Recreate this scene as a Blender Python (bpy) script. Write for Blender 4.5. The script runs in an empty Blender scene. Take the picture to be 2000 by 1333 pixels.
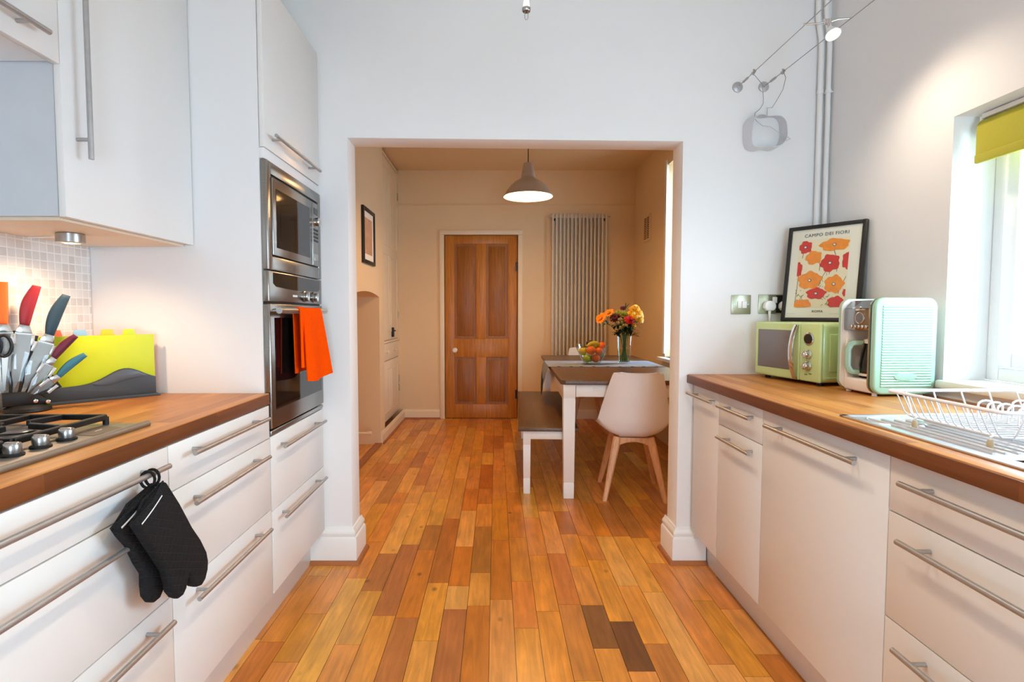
import bpy, bmesh, math, random
from mathutils import Vector, Matrix
PI = math.pi
random.seed(7)
SC = bpy.context.scene
COL = SC.collection

# ------------------------------------------------------------------ camera
cam_d = bpy.data.cameras.new('camera')
cam = bpy.data.objects.new('camera', cam_d)
COL.objects.link(cam)
cam.location = (0, 0, 1.2)
cam.rotation_euler = (PI / 2 - math.atan(53.5 / 1045), 0, 0)
cam_d.sensor_fit = 'HORIZONTAL'
cam_d.sensor_width = 36
cam_d.lens = 1045 / 2000 * 36
cam_d.shift_x = 31 / 2000
cam_d.clip_start = 0.02
SC.camera = cam

# ------------------------------------------------------------------ view, world, lights
SC.view_settings.view_transform = 'Standard'
SC.view_settings.look = 'None'
SC.view_settings.gamma = 1
SC.view_settings.use_curve_mapping = False
SC.view_settings.exposure = 0.06
SC.cycles.max_bounces = 14
SC.cycles.diffuse_bounces = 7
SC.cycles.glossy_bounces = 6
SC.cycles.transmission_bounces = 10
SC.cycles.transparent_max_bounces = 14
SC.cycles.sample_clamp_indirect = 6
SC.cycles.caustics_reflective = False
SC.cycles.caustics_refractive = False
SC.cycles.blur_glossy = 0.5
try:
    SC.cycles.use_denoising = True
    SC.cycles.denoiser = 'OPENIMAGEDENOISE'
except Exception:
    pass

world = bpy.data.worlds.new('overcast_sky')
SC.world = world
world.use_nodes = True
wn = world.node_tree.nodes
bg = wn['Background']
bg.inputs[0].default_value = (0.56, 0.775, 1.0, 1)
bg.inputs[1].default_value = 20.5


def area_portal(name, loc, rot, sx, sy):
    l = bpy.data.lights.new(name, 'AREA')
    l.shape = 'RECTANGLE'
    l.size, l.size_y = sx, sy
    l.cycles.is_portal = True
    o = bpy.data.objects.new(name, l)
    COL.objects.link(o)
    o.location = loc
    o.rotation_euler = rot
    return o


area_portal('kitchen_window_daylight', (1.765, 1.19, 1.41), (0, PI / 2, 0), 0.95, 1.32)
area_portal('rear_fill_daylight', (0.50, -2.49, .80), (PI / 2, 0, 0), 1.14, 1.42)  # fill daylight through the added opening behind the camera
area_portal('dining_window_daylight', (1.86, 4.72, 1.68), (0, PI / 2, 0), 1.8, 0.46)


def lamp(name, kind, loc, energy, color, size=0.03, target=None, angle=None, blend=0.6):
    l = bpy.data.lights.new(name, kind)
    l.energy = energy
    l.color = color
    l.shadow_soft_size = size
    if kind == 'SPOT':
        l.spot_size = angle
        l.spot_blend = blend
    o = bpy.data.objects.new(name, l)
    COL.objects.link(o)
    o.location = loc
    if target is not None:
        o.rotation_euler = (Vector(target) - Vector(loc)).to_track_quat('-Z', 'Y').to_euler()
    return o


WARM = (1.0, 0.82, 0.62)
WARM2 = (1.0, 0.56, 0.22)
# the halogens: the spotlight on the right-hand cables, and the row hanging over the aisle (one in view, two nearer the camera)
lamp('cable_halogen', 'SPOT', (1.205, 1.915, 2.165), 11, WARM, 0.03, (1.54, 1.72, 1.05), 2.35, 1.0)
lamp('hanging_halogen_near', 'SPOT', (0.16, 0.95, 2.25), 24, WARM, 0.03, (0.25, 0.95, 0.0), 2.4)
lamp('hanging_halogen_rear', 'SPOT', (0.16, -0.2, 2.25), 19, WARM, 0.03, (0.25, -0.2, 0.0), 2.4)
lamp('hanging_halogen', 'SPOT', (0.1015, 1.85, 2.1825), 21, WARM, 0.002, (0.1, 1.9, 0.0), 2.4)
lamp('cabinet_puck_bulb', 'SPOT', (-1.262, 1.60, 1.405), 9, (1.0, 0.70, 0.42), 0.025, (-1.30, 1.62, 0.9), 2.75, 0.8)
lamp('pendant_bulb', 'POINT', (0.25, 4.2, 2.15), 78, WARM2, 0.05)


# ------------------------------------------------------------------ materials
def lin(c):
    return tuple(((v / 255) / 12.92 if v / 255 <= 0.04045 else ((v / 255 + 0.055) / 1.055) ** 2.4) for v in c) + (1,)


def nmat(name):
    m = bpy.data.materials.new(name)
    m.use_nodes = True
    nt = m.node_tree
    b = nt.nodes['Principled BSDF']
    return m, nt, b


def N(nt, t, **kw):
    n = nt.nodes.new(t)
    for k, v in kw.items():
        setattr(n, k, v)
    return n


def mat(name, rgb, rough=0.5, metal=0.0, var=0.03, scale=8, bump=0.0, bscale=200, coat=0, spec=0.5, trans=0, ior=1.45, emit=None, sheen=0, stretch=None):
    m, nt, b = nmat(name)
    c = lin(rgb)
    tc = N(nt, 'ShaderNodeTexCoord')
    mp = N(nt, 'ShaderNodeMapping')
    nt.links.new(tc.outputs['Object'], mp.inputs[0])
    if stretch:
        mp.inputs['Scale'].default_value = stretch
    no = N(nt, 'ShaderNodeTexNoise')
    no.inputs['Scale'].default_value = scale
    no.inputs['Detail'].default_value = 4
    nt.links.new(mp.outputs[0], no.inputs['Vector'])
    r = N(nt, 'ShaderNodeValToRGB')
    r.color_ramp.elements[0].position = 0.3
    r.color_ramp.elements[1].position = 0.7
    r.color_ramp.elements[0].color = tuple(v * (1 - var) for v in c[:3]) + (1,)
    r.color_ramp.elements[1].color = tuple(min(1, v * (1 + var)) for v in c[:3]) + (1,)
    nt.links.new(no.outputs[0], r.inputs[0])
    nt.links.new(r.outputs[0], b.inputs['Base Color'])
    b.inputs['Roughness'].default_value = rough
    b.inputs['Metallic'].default_value = metal
    b.inputs['Specular IOR Level'].default_value = spec
    b.inputs['IOR'].default_value = ior
    b.inputs['Transmission Weight'].default_value = trans
    b.inputs['Coat Weight'].default_value = coat
    b.inputs['Coat Roughness'].default_value = 0.08
    b.inputs['Sheen Weight'].default_value = sheen
    if emit:
        b.inputs['Emission Color'].default_value = lin(emit[0])
        b.inputs['Emission Strength'].default_value = emit[1]
    if bump:
        n2 = N(nt, 'ShaderNodeTexNoise')
        n2.inputs['Scale'].default_value = bscale
        nt.links.new(mp.outputs[0], n2.inputs['Vector'])
        bp = N(nt, 'ShaderNodeBump')
        bp.inputs['Strength'].default_value = bump
        bp.inputs['Distance'].default_value = 0.002
        nt.links.new(n2.outputs[0], bp.inputs['Height'])
        nt.links.new(bp.outputs[0], b.inputs['Normal'])
    return m


def glass_mat(name, tint=(1, 1, 1), rough=0.0, k=0.08):
    """thin clear glass: straight-through light with a fresnel reflection"""
    m = bpy.data.materials.new(name)
    m.use_nodes = True
    nt = m.node_tree
    nt.nodes.clear()
    o = N(nt, 'ShaderNodeOutputMaterial')
    t = N(nt, 'ShaderNodeBsdfTransparent')
    t.inputs[0].default_value = tint + (1,)
    g = N(nt, 'ShaderNodeBsdfGlossy')
    g.inputs['Roughness'].default_value = rough
    lw = N(nt, 'ShaderNodeFresnel')
    ge = N(nt, 'ShaderNodeNewGeometry')
    fl = N(nt, 'ShaderNodeMath', operation='MULTIPLY_ADD')   # same reflectance on the way in and on the way out
    nt.links.new(ge.outputs['Backfacing'], fl.inputs[0])
    fl.inputs[1].default_value = 1 / 1.45 - 1.45
    fl.inputs[2].default_value = 1.45
    nt.links.new(fl.outputs[0], lw.inputs['IOR'])
    mx = N(nt, 'ShaderNodeMixShader')
    nt.links.new(lw.outputs[0], mx.inputs[0])
    nt.links.new(t.outputs[0], mx.inputs[1])
    nt.links.new(g.outputs[0], mx.inputs[2])
    nt.links.new(mx.outputs[0], o.inputs[0])
    return m


def wood_mat(name, cols, axis='Y', stave=0.04, length=0.35, rough=0.4, spec=0.4, grain=0.5):
    """glued hardwood staves running along an axis; every stave has its own tone"""
    m, nt, b = nmat(name)
    L = nt.links.new
    tc = N(nt, 'ShaderNodeTexCoord')
    sp = N(nt, 'ShaderNodeSeparateXYZ')
    L(tc.outputs['Object'], sp.inputs[0])
    a, c = (1, 0) if axis == 'Y' else ((0, 1) if axis == 'X' else (2, 0))

    def mth(op, x, y=None):
        n = N(nt, 'ShaderNodeMath', operation=op)
        for i, v in enumerate((x, y)):
            if v is None:
                continue
            if isinstance(v, (int, float)):
                n.inputs[i].default_value = v
            else:
                L(v, n.inputs[i])
        return n.outputs[0]
    if axis == 'Z':
        cross = mth('ADD', sp.outputs[0], mth('MULTIPLY', sp.outputs[1], 0.7))
    else:
        cross = sp.outputs[c]
    col = mth('FLOOR', mth('DIVIDE', cross, stave))
    w1 = N(nt, 'ShaderNodeTexWhiteNoise', noise_dimensions='1D')
    L(col, w1.inputs['W'])
    row = mth('FLOOR', mth('ADD', mth('DIVIDE', sp.outputs[a], length), mth('MULTIPLY', w1.outputs[0], 7.0)))
    cb = N(nt, 'ShaderNodeCombineXYZ')
    L(col, cb.inputs[0]); L(row, cb.inputs[1])
    w2 = N(nt, 'ShaderNodeTexWhiteNoise', noise_dimensions='3D')
    L(cb.outputs[0], w2.inputs['Vector'])
    ramp = N(nt, 'ShaderNodeValToRGB')
    ramp.color_ramp.interpolation = 'LINEAR'
    e = ramp.color_ramp.elements
    e[0].color = lin(cols[0]); e[1].color = lin(cols[-1])
    for i, cc in enumerate(cols[1:-1]):
        q = e.new((i + 1) / (len(cols) - 1)); q.color = lin(cc)
    L(w2.outputs[0], ramp.inputs[0])
    mp = N(nt, 'ShaderNodeMapping')
    sc = [40, 40, 40]; sc[a] = 2.5
    mp.inputs['Scale'].default_value = sc
    L(tc.outputs['Object'], mp.inputs[0])
    va = N(nt, 'ShaderNodeVectorMath', operation='ADD')
    L(mp.outputs[0], va.inputs[0])
    L(w2.outputs['Color'], va.inputs[1])
    no = N(nt, 'ShaderNodeTexNoise')
    no.inputs['Scale'].default_value = 1.6; no.inputs['Detail'].default_value = 6; no.inputs['Distortion'].default_value = 0.6
    L(va.outputs[0], no.inputs['Vector'])
    mr = N(nt, 'ShaderNodeMapRange')
    mr.inputs[1].default_value = 0.25; mr.inputs[2].default_value = 0.75
    mr.inputs[3].default_value = 1 - grain * 0.5; mr.inputs[4].default_value = 1 + grain * 0.3
    L(no.outputs[0], mr.inputs[0])
    mul = N(nt, 'ShaderNodeVectorMath', operation='SCALE')
    L(ramp.outputs[0], mul.inputs[0]); L(mr.outputs[0], mul.inputs['Scale'])
    L(mul.outputs[0], b.inputs['Base Color'])
    b.inputs['Roughness'].default_value = rough
    b.inputs['Specular IOR Level'].default_value = spec
    return m


def floor_mat():
    """varnished oak boards: tone from each board's own colour attribute, grain and knots from noise"""
    m, nt, b = nmat('oak_floorboards')
    L = nt.links.new
    at = N(nt, 'ShaderNodeAttribute', attribute_name='tone')
    tc = N(nt, 'ShaderNodeTexCoord')
    mp = N(nt, 'ShaderNodeMapping')
    mp.inputs['Scale'].default_value = (38, 3.2, 1)
    L(tc.outputs['Object'], mp.inputs[0])
    off = N(nt, 'ShaderNodeVectorMath', operation='SCALE')
    off.inputs['Scale'].default_value = 57.0
    L(at.outputs['Color'], off.inputs[0])
    ad = N(nt, 'ShaderNodeVectorMath', operation='ADD')
    L(mp.outputs[0], ad.inputs[0]); L(off.outputs[0], ad.inputs[1])
    no = N(nt, 'ShaderNodeTexNoise')
    no.inputs['Scale'].default_value = 1.0; no.inputs['Detail'].default_value = 7; no.inputs['Distortion'].default_value = 1.2
    L(ad.outputs[0], no.inputs['Vector'])
    mr = N(nt, 'ShaderNodeMapRange')
    mr.inputs[1].default_value = 0.25; mr.inputs[2].default_value = 0.75
    mr.inputs[3].default_value = 0.72; mr.inputs[4].default_value = 1.18
    L(no.outputs[0], mr.inputs[0])
    # broad blotches
    n2 = N(nt, 'ShaderNodeTexNoise')
    n2.inputs['Scale'].default_value = 9; n2.inputs['Detail'].default_value = 3
    mp2 = N(nt, 'ShaderNodeMapping'); mp2.inputs['Scale'].default_value = (1.6, 0.7, 1)
    L(tc.outputs['Object'], mp2.inputs[0]); 
    ad2 = N(nt, 'ShaderNodeVectorMath', operation='ADD')
    L(mp2.outputs[0], ad2.inputs[0]); L(off.outputs[0], ad2.inputs[1])
    L(ad2.outputs[0], n2.inputs['Vector'])
    mr2 = N(nt, 'ShaderNodeMapRange')
    mr2.inputs[1].default_value = 0.3; mr2.inputs[2].default_value = 0.7
    mr2.inputs[3].default_value = 0.86; mr2.inputs[4].default_value = 1.12
    L(n2.outputs[0], mr2.inputs[0])
    # knots
    vo = N(nt, 'ShaderNodeTexVoronoi'); vo.inputs['Scale'].default_value = 4.4
    mp3 = N(nt, 'ShaderNodeMapping'); mp3.inputs['Scale'].default_value = (1.5, 1.0, 1)
    L(tc.outputs['Object'], mp3.inputs[0]); L(mp3.outputs[0], vo.inputs['Vector'])
    mr3 = N(nt, 'ShaderNodeMapRange')
    mr3.inputs[1].default_value = 0.03; mr3.inputs[2].default_value = 0.10
    mr3.inputs[3].default_value = 0.42; mr3.inputs[4].default_value = 1.0
    L(vo.outputs['Distance'], mr3.inputs[0])
    k1 = N(nt, 'ShaderNodeMath', operation='MULTIPLY'); L(mr.outputs[0], k1.inputs[0]); L(mr2.outputs[0], k1.inputs[1])
    k2 = N(nt, 'ShaderNodeMath', operation='MULTIPLY'); L(k1.outputs[0], k2.inputs[0]); L(mr3.outputs[0], k2.inputs[1])
    mul = N(nt, 'ShaderNodeVectorMath', operation='SCALE')
    L(at.outputs['Color'], mul.inputs[0]); L(k2.outputs[0], mul.inputs['Scale'])
    L(mul.outputs[0], b.inputs['Base Color'])
    b.inputs['Roughness'].default_value = 0.30
    b.inputs['Specular IOR Level'].default_value = 0.45
    bp = N(nt, 'ShaderNodeBump'); bp.inputs['Strength'].default_value = 0.12; bp.inputs['Distance'].default_value = 0.003
    L(n2.outputs[0], bp.inputs['Height']); L(bp.outputs[0], b.inputs['Normal'])
    return m


def tile_mat():
    m, nt, b = nmat('mosaic_tiles')
    L = nt.links.new
    tc = N(nt, 'ShaderNodeTexCoord')
    sp = N(nt, 'ShaderNodeSeparateXYZ'); L(tc.outputs['Object'], sp.inputs[0])
    cb = N(nt, 'ShaderNodeCombineXYZ'); L(sp.outputs[1], cb.inputs[0]); L(sp.outputs[2], cb.inputs[1])
    br = N(nt, 'ShaderNodeTexBrick')
    br.offset = 0.0
    br.inputs['Color1'].default_value = lin((226, 222, 216))
    br.inputs['Color2'].default_value = lin((206, 200, 194))
    br.inputs['Mortar'].default_value = lin((240, 236, 230))
    br.inputs['Scale'].default_value = 1.0
    br.inputs['Mortar Size'].default_value = 0.0022
    br.inputs['Mortar Smooth'].default_value = 0.2
    br.inputs['Brick Width'].default_value = 0.0285
    br.inputs['Row Height'].default_value = 0.0285
    L(cb.outputs[0], br.inputs['Vector'])
    L(br.outputs['Color'], b.inputs['Base Color'])
    b.inputs['Roughness'].default_value = 0.35
    bp = N(nt, 'ShaderNodeBump'); bp.invert = True; bp.inputs['Strength'].default_value = 0.6; bp.inputs['Distance'].default_value = 0.003
    L(br.outputs['Fac'], bp.inputs['Height']); L(bp.outputs[0], b.inputs['Normal'])
    return m


M = {}
M['wall'] = mat('white_wall_paint', (233, 233, 232), 0.75, var=0.012, scale=3, bump=0.05, bscale=60, spec=0.2)
M['cream'] = mat('lamp_tinted_wall_paint', (226, 200, 162), 0.75, var=0.015, scale=3, bump=0.05, bscale=60, spec=0.2)  # white dining paint with the warm lamplight mixed into its colour
M['ceil'] = mat('ceiling_paint', (232, 229, 224), 0.8, var=0.01, spec=0.2)
M['gloss_white'] = mat('white_gloss_paint', (236, 235, 232), 0.35, var=0.012, scale=5)
M['gloss_lamp_tinted'] = mat('lamp_tinted_gloss_paint', (234, 216, 186), 0.4, var=0.012, scale=5)  # white dining woodwork, tinted to carry the orange lamplight
M['cab'] = mat('off_white_cabinet_laminate', (227, 225, 222), 0.32, var=0.008, scale=2, spec=0.35)
M['carcass'] = mat('white_melamine', (230, 230, 230), 0.45, var=0.008, scale=2, spec=0.3)
M['dark_gap'] = mat('dark_cavity', (60, 54, 48), 0.8)
M['steel'] = mat('brushed_steel', (178, 176, 173), 0.28, 1.0, var=0.05, scale=30, stretch=(1, 1, 30))
M['steel_h'] = mat('brushed_steel_bars', (176, 174, 173), 0.38, 0.8, var=0.05, scale=60)
M['hob_steel'] = mat('hob_stainless', (150, 143, 134), 0.42, 0.9, var=0.04, scale=10)
M['oven_steel'] = mat('oven_stainless', (150, 146, 141), 0.26, 1.0, var=0.05, scale=8, stretch=(1, 1, 60))
M['chrome'] = mat('polished_chrome', (215, 215, 215), 0.08, 1.0, var=0.01)
M['black_glass'] = mat('black_oven_glass', (14, 13, 13), 0.05, 0, var=0.05, spec=0.7)
M['black'] = mat('matt_black', (22, 21, 21), 0.5, var=0.1)
M['iron'] = mat('black_cast_iron', (20, 20, 22), 0.42, var=0.15, scale=60, bump=0.15)
M['darkgrey'] = mat('dark_grey_plastic', (58, 60, 62), 0.5, var=0.04)
M['white_plastic'] = mat('white_plastic', (240, 240, 238), 0.35, var=0.01)
M['shell'] = mat('white_chair_shell', (238, 233, 228), 0.42, var=0.01)
M['worktop'] = wood_mat('oiled_hardwood_worktop', [(158, 96, 40), (186, 120, 54), (200, 134, 64), (176, 108, 46), (208, 146, 76)], 'Y', 0.043, 0.42, 0.38)
M['edgewood'] = wood_mat('dark_oiled_front_edge', [(112, 62, 28), (128, 72, 34), (104, 56, 26)], 'Y', 0.5, 0.6, 0.4)
M['floor'] = floor_mat()
M['tile'] = tile_mat()
M['oak'] = wood_mat('oak_chair_legs', [(218, 160, 110), (228, 174, 124)], 'Z', 0.5, 3, 0.45)
M['pine'] = wood_mat('waxed_pine', [(166, 98, 28), (184, 114, 38), (190, 122, 46)], 'Z', 0.11, 5, 0.4, grain=0.7)
M['pine_panel'] = wood_mat('waxed_pine_panel', [(142, 84, 26), (158, 96, 32)], 'Z', 0.14, 5, 0.42, grain=0.7)
M['darkwood'] = wood_mat('dark_stained_tabletop', [(86, 60, 40), (104, 74, 50), (96, 68, 46)], 'Y', 0.12, 3, 0.35, grain=0.6)
M['white_wood'] = mat('white_painted_wood', (240, 236, 230), 0.4, var=0.012)
M['lime'] = mat('lime_plastic', (190, 198, 0), 0.45, var=0.01)
M['lime_dark'] = mat('lime_tab_plastic', (184, 200, 20), 0.4)
M['red'] = mat('red_plastic', (240, 90, 48), 0.4)
M['blue'] = mat('pale_blue_plastic', (128, 168, 200), 0.4)
M['amber'] = mat('amber_plastic', (255, 176, 16), 0.4)
M['k_orange'] = mat('orange_handle', (232, 98, 8), 0.45)
M['k_red'] = mat('dark_red_handle', (136, 16, 24), 0.45)
M['k_navy'] = mat('dark_teal_handle', (30, 52, 66), 0.45)
M['k_purple'] = mat('burgundy_handle', (98, 14, 42), 0.45)
M['k_teal'] = mat('teal_handle', (52, 112, 130), 0.45)
M['blade'] = mat('knife_steel', (205, 202, 196), 0.2, 1.0)
M['acrylic'] = glass_mat('smoky_acrylic', (0.86, 0.86, 0.86), 0.02)
M['pane'] = glass_mat('window_glass', (0.98, 1.0, 0.99))
M['clear'] = glass_mat('clear_glassware', (0.93, 0.96, 0.95))
M['water'] = glass_mat('vase_water', (0.86, 0.93, 0.84))
M['mitt'] = mat('black_quilted_cotton', (18, 18, 20), 0.9, var=0.25, scale=60, bump=0.5, bscale=120, spec=0.2)
def quilt_mat():
    m, nt, b = nmat('black_quilted_cotton')
    tc = N(nt, 'ShaderNodeTexCoord'); sp = N(nt, 'ShaderNodeSeparateXYZ'); nt.links.new(tc.outputs['Object'], sp.inputs[0])
    cb = N(nt, 'ShaderNodeCombineXYZ'); nt.links.new(sp.outputs[1], cb.inputs[0]); nt.links.new(sp.outputs[2], cb.inputs[1])
    mp = N(nt, 'ShaderNodeMapping'); mp.inputs['Rotation'].default_value = (0, 0, .45); nt.links.new(cb.outputs[0], mp.inputs[0])
    br = N(nt, 'ShaderNodeTexBrick'); br.offset = 0
    for k, v in (('Scale', 1.0), ('Mortar Size', .0016), ('Mortar Smooth', 1.0), ('Brick Width', .017), ('Row Height', .017)):
        br.inputs[k].default_value = v
    br.inputs['Color1'].default_value = lin((24, 24, 26)); br.inputs['Color2'].default_value = lin((19, 19, 21)); br.inputs['Mortar'].default_value = lin((36, 36, 38))
    nt.links.new(mp.outputs[0], br.inputs['Vector']); nt.links.new(br.outputs['Color'], b.inputs['Base Color'])
    bp = N(nt, 'ShaderNodeBump'); bp.invert = True; bp.inputs['Strength'].default_value = .8; bp.inputs['Distance'].default_value = .003
    nt.links.new(br.outputs['Fac'], bp.inputs['Height']); nt.links.new(bp.outputs[0], b.inputs['Normal'])
    b.inputs['Roughness'].default_value = .85; b.inputs['Specular IOR Level'].default_value = .25
    return m


M['mitt'] = quilt_mat()
M['piping'] = mat('white_piping', (225, 225, 225), 0.7)
M['towel'] = mat('orange_cotton_towel', (238, 78, 0), 0.95, var=0.05, scale=80, bump=0.5, bscale=400, spec=0.05)
M['mw_green'] = mat('retro_green_enamel', (196, 216, 148), 0.25, var=0.01, coat=0.4)
M['mw_screen'] = mat('mirror_grey_glass', (124, 118, 118), 0.3, 0.2, var=0.02)
M['mint'] = mat('mint_plastic', (158, 194, 168), 0.3, var=0.008, coat=0.3)
M['cream_plastic'] = mat('cream_plastic', (236, 226, 214), 0.3, var=0.01)
M['smoked'] = mat('smoked_chrome', (150, 146, 142), 0.12, 1.0)
M['coffee_glass'] = mat('dark_carafe_glass', (20, 18, 18), 0.05, 0, spec=0.8)
M['frame_black'] = mat('black_picture_frame', (30, 28, 27), 0.4, var=0.1)
M['paper'] = mat('cream_paper', (238, 228, 214), 0.8, var=0.008)
M['art_ground'] = mat('print_ground', (240, 222, 190), 0.8)
M['p_red'] = mat('poppy_red_ink', (214, 46, 34), 0.8, var=0.12, scale=60)
M['p_orange'] = mat('poppy_orange_ink', (246, 142, 36), 0.8, var=0.1, scale=60)
M['p_dark'] = mat('print_dark_ink', (52, 48, 70), 0.8)
M['p_green'] = mat('print_green_ink', (110, 130, 84), 0.8)
M['p_white'] = mat('print_white_ink', (240, 236, 236), 0.8)
M['ink'] = mat('black_ink', (48, 44, 42), 0.8)
M['blind'] = mat('olive_lime_blind_fabric', (178, 170, 52), 0.8, var=0.02, scale=120)
M['upvc'] = mat('white_window_frame', (240, 242, 243), 0.3, var=0.006)
M['rad'] = mat('radiator_enamel', (214, 206, 190), 0.45, var=0.01)
M['pend'] = mat('pendant_aluminium', (178, 170, 158), 0.4, 0.35, var=0.04)
M['pend_in'] = mat('pendant_white_lining', (250, 244, 225), 0.6)
M['bulb'] = mat('lit_bulb', (255, 244, 214), 0.5, emit=((255, 226, 168), 14))
M['halo'] = mat('lit_halogen', (255, 244, 224), 0.5, emit=((255, 232, 196), 18))
M['halo_soft'] = mat('lit_frosted_capsule', (255, 244, 224), 0.5, emit=((255, 226, 190), 1.3))
M['wire'] = mat('grey_wire', (168, 164, 160), 0.4, 0.8)
M['grey_metal'] = mat('satin_grey_metal', (186, 186, 188), 0.45, 0.5)
M['band'] = mat('matt_silver_band', (214, 216, 220), 0.5, 0.15)
M['brass_plate'] = mat('satin_nickel_plate', (178, 176, 150), 0.32, 0.85, var=0.06, scale=30, stretch=(1, 1, 20))
M['rack'] = mat('white_coated_wire', (240, 236, 236), 0.35)
M['foot'] = mat('beige_rubber', (204, 178, 140), 0.6)
M['sink'] = mat('sink_stainless', (222, 223, 225), 0.34, 0.9, var=0.03, scale=20)
M['runner'] = mat('grey_linen', (140, 146, 158), 0.9, var=0.06, scale=90, bump=0.3, bscale=300)
M['runner_edge'] = mat('navy_lining', (24, 26, 40), 0.9)
M['apple'] = mat('green_apple_skin', (164, 176, 40), 0.35, var=0.12, scale=12)
M['apple_pale'] = mat('pale_green_apple_skin', (170, 190, 110), 0.35, var=0.08, scale=12)
M['apple_yellow'] = mat('yellow_apple_skin', (214, 186, 30), 0.35, var=0.12, scale=12)
M['orange'] = mat('orange_peel', (236, 104, 14), 0.45, var=0.06, bump=0.3, bscale=140)
M['banana'] = mat('banana_skin', (192, 176, 40), 0.5, var=0.12)
M['avocado'] = mat('dark_avocado_skin', (44, 24, 26), 0.5, var=0.2, bump=0.4, bscale=90)
M['stem'] = mat('green_stems', (66, 108, 36), 0.6, var=0.2, scale=30)
M['leaf'] = mat('dark_leaves', (36, 58, 26), 0.6, var=0.25, scale=20)
M['f_yellow'] = mat('yellow_petals', (244, 196, 10), 0.6, var=0.1)
M['f_orange'] = mat('orange_petals', (240, 140, 14), 0.6, var=0.12)
M['f_red'] = mat('red_petals', (206, 18, 14), 0.6, var=0.15)
M['f_plum'] = mat('plum_petals', (78, 8, 26), 0.6, var=0.15)
M['f_lime'] = mat('lime_petals', (150, 156, 30), 0.6, var=0.12)
M['f_pale'] = mat('pale_buds', (150, 146, 88), 0.6, var=0.12)
M['hedge'] = mat('garden_leaves', (92, 140, 70), 0.7, var=0.35, scale=30)
M['bounce_ground'] = mat('pale_bounce_ground', (196, 194, 186), 0.9, var=0.1, scale=6)  # unseen ground, made pale to bounce daylight in through the window


# ------------------------------------------------------------------ mesh helpers
def BM():
    return bmesh.new()


def merge(dst, src, mi=0):
    me = bpy.data.meshes.new('tmp')
    for f in src.faces:
        if mi:
            f.material_index = mi
    src.to_mesh(me)
    dst.from_mesh(me)
    bpy.data.meshes.remove(me)
    src.free()


def box(bm, x0, x1, y0, y1, z0, z1, bev=0.0, seg=2, mi=0, mtx=None):
    t = bmesh.new()
    bmesh.ops.create_cube(t, size=1)
    sx, sy, sz = abs(x1 - x0), abs(y1 - y0), abs(z1 - z0)
    bmesh.ops.scale(t, vec=(sx, sy, sz), verts=t.verts)
    bmesh.ops.translate(t, vec=((x0 + x1) / 2, (y0 + y1) / 2, (z0 + z1) / 2), verts=t.verts)
    if bev > 0:
        bmesh.ops.bevel(t, geom=t.edges[:], offset=min(bev, 0.49 * min(sx, sy, sz)), segments=seg, profile=0.5, affect='EDGES')
    if mtx is not None:
        t.transform(mtx)
    merge(bm, t, mi)
    return bm


def tube(bm, pts, r, seg=10, closed=False, caps=True, mi=0, taper=None):
    pts = [Vector(p) for p in pts]
    n = len(pts)
    tang = []
    for i in range(n):
        if closed:
            t = pts[(i + 1) % n] - pts[i - 1]
        else:
            t = pts[min(i + 1, n - 1)] - pts[max(i - 1, 0)]
        tang.append(t.normalized())
    up = Vector((0, 0, 1)) if abs(tang[0].z) < 0.9 else Vector((1, 0, 0))
    nrm = (up - tang[0] * up.dot(tang[0])).normalized()
    rings = []
    for i in range(n):
        nrm = (nrm - tang[i] * nrm.dot(tang[i]))
        if nrm.length < 1e-6:
            nrm = tang[i].orthogonal()
        nrm.normalize()
        bi = tang[i].cross(nrm)
        rr = r if taper is None else taper[i]
        rings.append([bm.verts.new(pts[i] + (nrm * math.cos(2 * PI * k / seg) + bi * math.sin(2 * PI * k / seg)) * rr) for k in range(seg)])
    rng = range(n) if closed else range(n - 1)
    for i in rng:
        a, b = rings[i], rings[(i + 1) % n]
        for k in range(seg):
            f = bm.faces.new((a[k], a[(k + 1) % seg], b[(k + 1) % seg], b[k]))
            f.material_index = mi
    if caps and not closed:
        for ring, rev in ((rings[0], True), (rings[-1], False)):
            f = bm.faces.new(ring[::-1] if rev else ring)
            f.material_index = mi
    return bm


def cyl(bm, p0, p1, r, seg=16, r2=None, mi=0):
    return tube(bm, [p0, p1], r, seg, mi=mi, taper=[r, r2 if r2 is not None else r])


def lathe(bm, prof, c=(0, 0, 0), seg=24, mtx=None, mi=0, close_ends=True):
    t = bmesh.new()
    rings = []
    for r, z in prof:
        if r < 1e-5:
            rings.append([t.verts.new((0, 0, z))])
        else:
            rings.append([t.verts.new((r * math.cos(2 * PI * k / seg), r * math.sin(2 * PI * k / seg), z)) for k in range(seg)])
    for i in range(len(rings) - 1):
        a, b = rings[i], rings[i + 1]
        for k in range(seg):
            k2 = (k + 1) % seg
            if len(a) == 1 and len(b) == 1:
                continue
            if len(a) == 1:
                t.faces.new((a[0], b[k2], b[k]))
            elif len(b) == 1:
                t.faces.new((a[k], a[k2], b[0]))
            else:
                t.faces.new((a[k], a[k2], b[k2], b[k]))
    if close_ends:
        if len(rings[0]) > 1:
            t.faces.new(rings[0][::-1])
        if len(rings[-1]) > 1:
            t.faces.new(rings[-1])
    if mtx is not None:
        t.transform(mtx)
    t.transform(Matrix.Translation(c))
    merge(bm, t, mi)
    return bm


def ball(bm, c, r, sc=(1, 1, 1), seg=16, mi=0, mtx=None):
    t = bmesh.new()
    bmesh.ops.create_uvsphere(t, u_segments=seg, v_segments=max(6, seg * 2 // 3), radius=r)
    bmesh.ops.scale(t, vec=sc, verts=t.verts)
    if mtx is not None:
        t.transform(mtx)
    t.transform(Matrix.Translation(c))
    merge(bm, t, mi)
    return bm


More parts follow.
